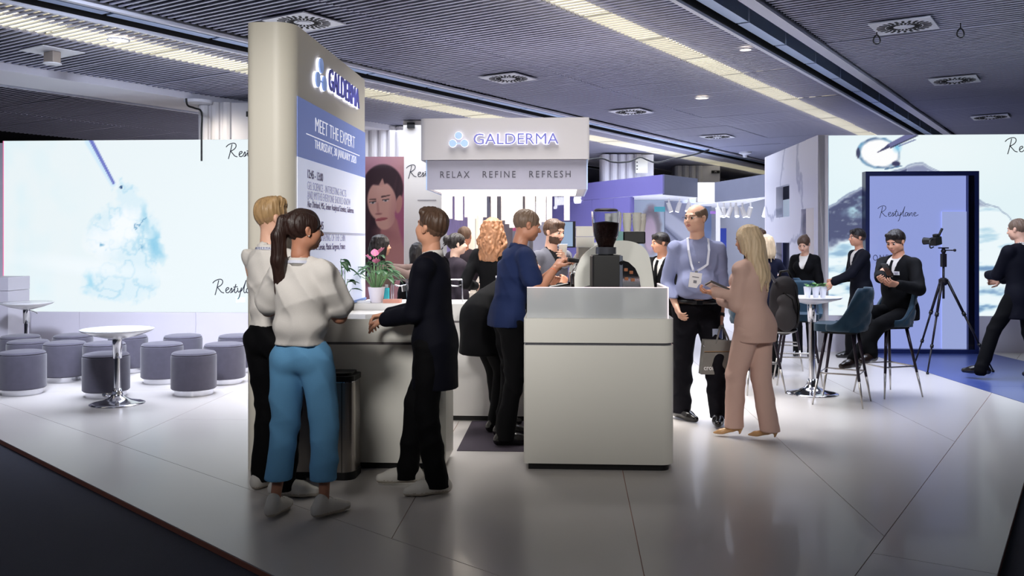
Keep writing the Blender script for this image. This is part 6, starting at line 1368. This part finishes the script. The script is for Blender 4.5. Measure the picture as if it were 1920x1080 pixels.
# ---- 12 big man in blue shirt
p13 = person('tall balding man in pale blue shirt with lanyard, holding a grey bag', (1.60, 7.78), D(-.10, -1), 1.86, top='shirt', topm=f_chambray, botm=f_char, shoe='dress', shoem=l_black, skin='fair', hair='bald', hairm=h_buzz,
    hands=(at(1352, 592, 7.72), at(1268, 574, 7.72)), feet=((1.745, 7.62, 0), (1.47, 7.86, 0)), fy=(-8, 35), head=(-44, 0, 0), belly=.030, girth=1.10, wide=1.0, res=.009, hres=.006, seed=45, hemz=.055, foldamp=.0085, hem=.006, curl=(1.0, .6), palm=((1, 0, 0), (-1, 0, 0)), poles=((-.35, -1, -.2), (.45, -1, 0)), legw=1.12)
# ---- 13 woman in pink suit
p14 = person('woman in dusty pink trouser suit with long blond hair, back to the camera', (1.90, 7.10), D(-.62, .78), 1.665, top='blazer', topm=f_pink, botm=f_pink, shoe='pump', shoem=l_nude, skin='warm', hair='long', hairm=h_pblond,
    hands=(at(1352, 562, 7.30), at(1338, 548, 7.10)), feet=((1.76, 7.14, .0), (2.00, 7.00, .0)), fy=(42, 30), head=(8, -8, 0), fem=True, res=.0085, hres=.006, seed=49, hemz=.072, tfold=.0035, foldamp=.006, legw=1.12, hem=-.075, curl=(.7, .7), palm=((.3, 0, 1), (-.3, 0, 1)), poles=((-.4, -1, -.6), (.6, -1, -.6)), girth=1.08, lean=3)
# ---- short blond woman and person with a claw-clipped bun behind
p15 = person('woman with short blond hair and dark jacket beside the marble wall', (2.90, 10.3), D(-.2, 1), 1.61, top='jumper', topm=fab('deep_navy_knit', (20, 22, 40)), botm=f_black, shoem=l_black, skin='pale', hair='bob', hairm=h_pblond, fem=True, res=.015, hres=.009, seed=53, hands=(None, (3.15, 10.62, 1.12)))
p16 = person('person with brown hair pinned up, farther behind the short blond woman', (3.28, 12.0), D(-.3, 1), 1.71, top='jumper', topm=f_black, botm=f_black, shoem=l_black, skin='warm', hair='bun', hairm=h_brown, fem=True, res=.016, hres=.01, seed=55)
# ---- woman in blazer at the marble wall
p17 = person('brown haired woman in black blazer and pale blouse looking down by the marble wall', (3.93, 12.1), D(-.55, -.83), 1.625, top='blazer', topm=f_black, shirtm=f_white, botm=f_black, shoem=l_black, skin='fair', hair='bun', hairm=h_brown, fem=True, res=.012, hres=.0075, seed=57, head=(0, -24, 0))
# ---- dark suit man at the splash screen
p18 = person('man in dark suit in profile before the splash screen', (4.58, 11.85), D(-1, -.05), 1.70, top='suit', topm=f_navy, shirtm=f_white, botm=f_black, shoem=l_black, skin='warm', hair='short', hairm=h_dark, res=.013, hres=.007, seed=61, hands=(at(1562, 530, 11.7), at(1563, 526, 11.95)), lean=4, feet=((4.60, 11.72, 0), (4.50, 11.98, 0)))
# ---- seated man with phone
p19 = person('seated man in black suit reading a phone on a teal bar stool', (3.93, 9.16), D(-.88, -.47), 1.72, top='suit', topm=f_black, shirtm=f_white, tie=f_black, botm=f_black, shoe='boot', shoem=l_brown, skin='warm', hair='short', hairm=h_dark,
    hipz=.855, hands=(at(1684, 534, 8.74), at(1650, 522, 8.84)), feet=((3.38, 8.90, .30), (3.52, 8.84, .36)), kpoles=((-.5, 1, .6), (.3, 1, .7)), fy=(0, 10), head=(8, -18, 0), lean=2, res=.012, hres=.0065, seed=65, hem=-.06, curl=(.6, .6), palm=((.5, -.5, .6), (-.5, -.5, .6)), poles=((-.6, -.6, -1), (.6, -.6, -1)), wide=1.1, girth=1.12)
# ---- man in dark suit at the right edge
p20 = person('man in dark navy suit striding away at the right picture edge', (5.66, 10.05), D(-.35, .93), 1.79, top='suit', topm=f_navy, shirtm=f_white, botm=f_black, shoe='dress', shoem=l_black, skin='fair', hair='crop', hairm=h_buzz, res=.012, hres=.007, seed=69,
    feet=((5.24, 10.10, 0), (5.72, 9.75, 0)), fy=(32, 0), head=(14, -6, 0), hands=((5.50, 10.40, 1.16), (5.66, 10.42, 1.1)), poles=((-.7, -1, -.5), (.8, -.8, -.5)), hem=-.15)
# ================================================================ ACCESSORIES AND HELD THINGS
def lp(P, *v): return Vector(P['tp'](*v))
def Wp(P, v):                     # local point -> world
    c, s_ = math.cos(P['rz']), math.sin(P['rz']); return Vector((P['loc'][0]+v[0]*c-v[1]*s_, P['loc'][1]+v[0]*s_+v[1]*c, v[2]))
m_lany = mat('white_lanyard', (206, 208, 224), .6); m_badge = mat('white_badge', (232, 230, 234), .4); m_ink2 = mat('badge_ink', (70, 76, 120), .6)
def badge(P, x, z, y, w_=.034, h_=.018, rot=0):
    """small name badge pinned to the chest, part of the wearer"""
    a = lp(P, x, y, z); b = MB(); b.box(-w_, w_, -.003, .003, -h_, h_); o = b.build('name_badge', m_badge, P['t'], loc=a); o.rotation_euler = (R(-8), 0, R(rot)); l = MB(); l.box(-w_*.7, w_*.7, .003, .0038, .002, .006); l.box(-w_*.5, w_*.5, .003, .0038, -.008, -.004); l.build('badge_print', m_ink2, o)
# collars with printed lanyards for the two in white
for P, m_ in ((p1, f_white), (p2, f_white), (p3, f_white), (p18, f_white), (p20, f_white), (p19, f_white), (p4, f_polo), (p13, f_chambray)):
    n = 30; V = []
    for z, g in ((.236, .0415), (.262, .0375), (.263, .0350), (.238, .0375)):
        for i in range(n):
            a = 2*PI*i/n; V.append(P['tp'](g*math.sin(a), -.013+g*math.cos(a), z+(.010 if P is p3 else 0)-.010*max(0, math.cos(a))))
    Q = [[k*n+i, k*n+(i+1) % n, ((k+1) % 4)*n+(i+1) % n, ((k+1) % 4)*n+i] for k in range(4) for i in range(n)]
    link('collar', mesh_np('collar', V, Q), m_, P['t'])
for P in (p1, p2):
    A_ = np.linspace(-2.0, 2.0, 25); T = P['T']
    ribbon('lanyard', [P['tp'](.0425*math.sin(a), -.013-.0425*math.cos(a), .246+.004*math.cos(a)-.012*max(0, -math.cos(a))) for a in A_], .017, m_lany, P['t'], [tuple(T @ A3(math.sin(a), -math.cos(a), .25)) for a in A_], .0012)
    if P is p1:
        for i, ch in enumerate('GALDERMA'):
            a = -.50+i*.20; c = P['tp'](.0440*math.sin(a), -.013-.0440*math.cos(a), .250); text(ch, .017, m_ink2, 'lanyard_lettering', P['t'], tuple(c), (PI/2-.15, 0, a), .0006)
e = hp(p2['hc'], p2['Mh'], p2['s']*1.02, .082, -.006, -.036); MB().sphere(tuple(e), .004, 10).build('earring', mat('pearl', (240, 236, 228), .2), p2['t'], True)
e = hp(p2['hc'], p2['Mh'], p2['s']*1.02, 0, -.108, .058); MB().sphere(tuple(e), .030, 14, (1.05, .7, 1)).build('hair_tie', h_dark, p2['t'], True)
# waistband stripe of the blue trousers
hp_ = p2['hip']; MB().box(.132, .138, -.02, .004, hp_[2]-.13, hp_[2]+.02).build('side_tie', mat('navy_tie', (30, 60, 120), .6), p2['t'])
badge(p3, -.045, .14, .088); badge(p19, -.055, .165, .083)
# belt of the barista and of the big man
for P, ry, bc in ((p4, .070, (70, 84, 120)), (p13, .095, (16, 14, 18))):
    c = P['hip']; h = P['h']; rx = .097*h if P is p13 else .090*h
    o = ring_band('belt', (c[0], c[1]+(.012 if P is p13 else -.006)), rx+.004, ry*h*(1.0 if P is p4 else .98), c[2]+.026, c[2]+.058, mat('belt_%d' % bc[0], bc, .3), P['t'])
    b = MB(); yy = c[1]+(.012 if P is p13 else -.006)+ry*h*(1.0 if P is p4 else .98); b.box(c[0]-.025, c[0]+.025, yy-.002, yy+.006, c[2]+.022, c[2]+.062); b.build('buckle', M_chrome, o)
# lanyard, badge, spectacles, buttons, watch of the big man
P = p13; 
for sx in (-1, 1):
    pts = [P['tp'](sx*.040, -.03, .262), P['tp'](sx*.047, .02, .258), P['tp'](sx*.046, .062, .205), P['tp'](sx*.036, .086, .14), P['tp'](sx*.018+.012, .098, .120), P['tp'](sx*.010+.020, .100, .112)]
    ribbon('lanyard', pts, .019, m_lany, P['t'], [(sx*.3, .1, 1), (sx*.3, .5, 1), (0, 1, .5), (0, 1, .3), (0, 1, .2), (0, 1, .2)], .0015)
c = P['tp'](.022, .122, .072); o = MB().box(-.050, .050, -.0015, .0015, -.068, .060).build('visitor_badge', m_badge, P['t'], loc=c); o.rotation_euler = (R(6), R(-8), 0)
MB().box(-.028, .028, .0015, .0022, .018, .026).box(-.014, .014, .0015, .0022, -.03, -.005).build('badge_print', mat('badge_grey_ink', (120, 120, 130)), o); MB().box(-.012, .012, -.002, .002, .06, .075).build('badge_clip', M_chrome, o)
for k in range(6):
    c = P['tp'](.002, .088+.024*math.sin(k/5*2.4), .15-.032*k); MB().sphere(tuple(c), .0055, 10, (1, .5, 1)).build('button', mat('shirt_button', (225, 225, 230), .3), P['t'], True)
def specs(P):
    C = lambda *v: tuple(hp(P['hc'], P['Mh'], P['s']*1.02, *v)); b = MB()
    for sx in (-1, 1):
        b.tube([C(sx*.031+.021*math.cos(a), .106-.004*abs(math.cos(a)), -.004+.014*math.sin(a)) for a in np.linspace(0, 2*PI, 17)[:-1]], .0011, 5, True); b.tube([C(sx*.052, .100, .0), C(sx*.078, .06, .002), C(sx*.083, .0, .0)], .0014, 5)
    b.tube([C(-.010, .108, -.002), C(.010, .108, -.002)], .0013, 5); b.build('spectacles', mat('spectacle_metal', (120, 115, 115), .3, .8), P['t'], True)
specs(p13)
w_ = p13['wr'][0]; e_ = p13['elb'][0]; d = Vector(w_-e_).normalized(); MB().rod(Vector(w_)-d*.022, Vector(w_)+d*.006, .031, .031, 20).build('watch_strap', M_black, p13['t'], True)
# grey bag with handles held by the big man
hw = Wp(p13, p13['wr'][0]); bx = X_(1341, 7.62)
t = thing('tote_bag', 'grey felt tote bag with tan piping and white lettering, held by the tall man', 'bag', (hw.x+.0, hw.y-.10, 0), R(4)); zt, zb = .72, .43
px0 = X_(1318, 7.6)-t.location.x; px1 = X_(1392, 7.6)-t.location.x
Mx_ = Matrix(((1, 0, 0), (0, 0, 1), (0, 1, 0)))
MB().prism([(px0-.025, zb), (px1+.02, zb), (px1-.01, zt-.02), (px0+.07+.06, zt), (px0+.005, zt-.0)], -.045, .045, Mx_).build('bag_body', fab('grey_felt', (128, 126, 122), .95, nz=.12), t)
MB().box(px0-.0, px1-.0, -.0485, -.045, zt-.105, zt-.095).build('zip_piping', mat('tan_piping', (176, 140, 100), .6), t); MB().box(px0, px1, -.0495, -.0485, zt-.104, zt-.099).build('zip', M_black, t)
for yy in (-.040, .040):
    pts = smooth_poly([(px0+.10, zt-.03), (px0+.12, zt+.03), (px0+.16, zt+.115), (px0+.20, zt+.03), (px0+.215, zt-.03)]); MB().tube([(q.x, yy*(1-max(0, q.y-zt)/.14), q.y) for q in pts], .008, 8).build('handle', mat('grey_felt'), t, True)
text('croma', .058, mat('bag_lettering', (235, 235, 235)), 'bag_lettering', t, (px0+.062, -.0465, zb+.055), (PI/2, 0, 0), .001, .9, 'CENTER', .001); text('IN', .045, mat('bag_lettering'), 'bag_lettering', t, (px1-.035, -.0465, zb+.055), (PI/2, 0, 0), .001, .8)
MB().sphere((px0+.0, -.04, zt-.05), .008, 10).build('zip_pull', M_chrome, t, True)
t2 = thing('brochure', 'glossy brochure standing out of the grey tote bag', 'brochure', (t.location.x, t.location.y, 0), R(4)); MB().box(px0+.085, px0+.175, .004, .012, zt+.002, zt+.088).build('cover', mat('brochure_blue', (170, 180, 205), .3), t2); MB().box(px0+.14, px0+.165, .002, .004, zt+.005, zt+.085).build('cover_stripe', mat('brochure_stripe', (60, 80, 130), .3), t2)
# tablet and papers held by the woman in pink
hA = Wp(p14, p14['wr'][1]); c = at(1352, 541, 7.12)
t = thing('tablet', 'dark tablet folder held by the woman in pink', 'tablet', c, 0); Rm = Matrix.Rotation(R(-12), 3, 'Y') @ Matrix.Rotation(R(18), 3, 'Z') 
MB().box(-.115, .115, -.08, .08, -.006, .006, Matrix.Rotation(R(24), 3, 'Y') @ Matrix.Rotation(R(-14), 3, 'X')).build('tablet_case', mat('tablet_grey', (74, 66, 66), .4), t); MB().box(-.105, .02, -.07, .07, .0075, .009, Matrix.Rotation(R(24), 3, 'Y') @ Matrix.Rotation(R(-14), 3, 'X')).build('paper_sheet', mat('white_card'), t)
# backpack behind the woman in pink
bp_ = at(1470, 572, 7.45); t = thing('backpack', 'dark grey backpack carried on one shoulder of the woman in pink', 'backpack', (bp_.x, bp_.y, 0), R(-20))
pr = [Ell((0, 0, 1.02), (.118, .085, .21), .02), Ell((0, -.0, .90), (.122, .10, .13), .05), Ell((0, .0, 1.15), (.10, .075, .11), .05)]
P_, Q_ = field_mesh(pr, .011, disp=folds(.003, 77)); join_meshes('backpack_body', [(smooth_nets(P_, Q_), Q_, 0)], [fab('backpack_nylon', (56, 54, 58), .7, nz=.15)], t)
pr = [Ell((.02, -.085, .92), (.085, .05, .11), .02), Ell((.02, -.07, 1.06), (.075, .045, .06), .03)]; P_, Q_ = field_mesh(pr, .010); join_meshes('front_pocket', [(smooth_nets(P_, Q_), Q_, 0)], [fab('backpack_nylon_light', (74, 72, 76), .7, nz=.15)], t)
pr = [Ell((0, .0, .82), (.11, .09, .035), .02)]; P_, Q_ = field_mesh(pr, .010); join_meshes('leather_base', [(smooth_nets(P_, Q_), Q_, 0)], [l_black], t)
MB().tube([(-.04, .03, 1.24), (-.03, .03, 1.295), (.03, .03, 1.305), (.06, .03, 1.24)], .011, 8).build('carry_handle', M_black, t, True); MB().tube([(.085, -.03, 1.18), (.12, -.06, 1.02), (.11, -.05, .88)], .010, 8).build('side_strap', M_black, t, True)
MB().tube([(.0, -.10, 1.13), (.07, -.112, 1.08), (.10, -.10, .96)], .004, 6).build('zip', M_black, t)
shR = Wp(p14, p14['sh'][1]); L0_ = Vector((bp_.x, bp_.y, 0))
def tl_(p): v = Vector(p)-L0_; c, s_ = math.cos(R(20)), math.sin(R(20)); return Vector((v.x*c-v.y*s_, v.x*s_+v.y*c, v.z))
a = tl_(shR+Vector((.0, .03, .055))); ribbon('shoulder_strap', [a+Vector((-.05, .10, -.06)), a, a+Vector((.045, -.035, -.06)), Vector((-.06, -.02, 1.20)), Vector((-.04, 0, 1.12))], .026, mat('pale_grey_strap', (150, 150, 160), .6), t, [(0, 1, 1), (0, -.2, 1), (.5, -1, .3), (.3, -1, .1), (0, -1, 0)], .003)
# cup and phones
def held(name, label, cat, P, i, off=(0, 0, 0)): w_ = P['wr'][i]; f_ = (w_-P['elb'][i]); f_ /= np.linalg.norm(f_); return Wp(P, w_+f_*.085)+Vector(off)
c = at(1058, 468, 8.02); t = thing('paper_cup', 'white paper cup lifted by the bearded man', 'cup', (c.x-.012, c.y-.01, c.z-.05)); MB().lathe([(0, 0), (.028, 0), (.040, .095), (.042, .098), (.037, .098), (.026, .005), (0, .005)], 24).build('cup_body', mat('paper_cup_white'), t, 'auto'); MB().lathe([(.0405, .093), (.043, .096), (.0405, .100)], 24).build('rim', mat('white_card'), t, True)
c = (held('', '', '', p19, 0)+held('', '', '', p19, 1))/2; c = at(1664, 506, 8.70)
t = thing('mobile_phone', 'dark mobile phone in the hands of the seated man', 'phone', c, R(-62)); MB().box(-.038, .038, -.005, .005, -.075, .075, Matrix.Rotation(R(38), 3, 'X'), bev=.003).build('phone_body', M_black, t); MB().box(-.034, .034, -.0065, -.0055, -.07, .07, Matrix.Rotation(R(38), 3, 'X')).build('phone_screen', mat('phone_glass', (30, 32, 40), .05), t)
# orange wristband of the barista
for i in (1,):
    w_ = Vector(p4['wr'][i]); d = (w_-Vector(p4['elb'][i])).normalized(); MB().rod(w_-d*.03, w_-d*.022, .031, .031, 18).build('wristband', mat('orange_band', (220, 90, 40), .5), p4['t'], True)
# red lanyard of the bun woman
ribbon('lanyard', [p8['tp'](.03, -.03, .252), p8['tp'](.042, .02, .25), p8['tp'](.030, .052, .20), p8['tp'](.012, .078, .13)], .012, mat('red_lanyard', (170, 40, 60), .6), p8['t'], [(.3, .1, 1), (.5, .5, 1), (.2, 1, .5), (.2, 1, .2)])
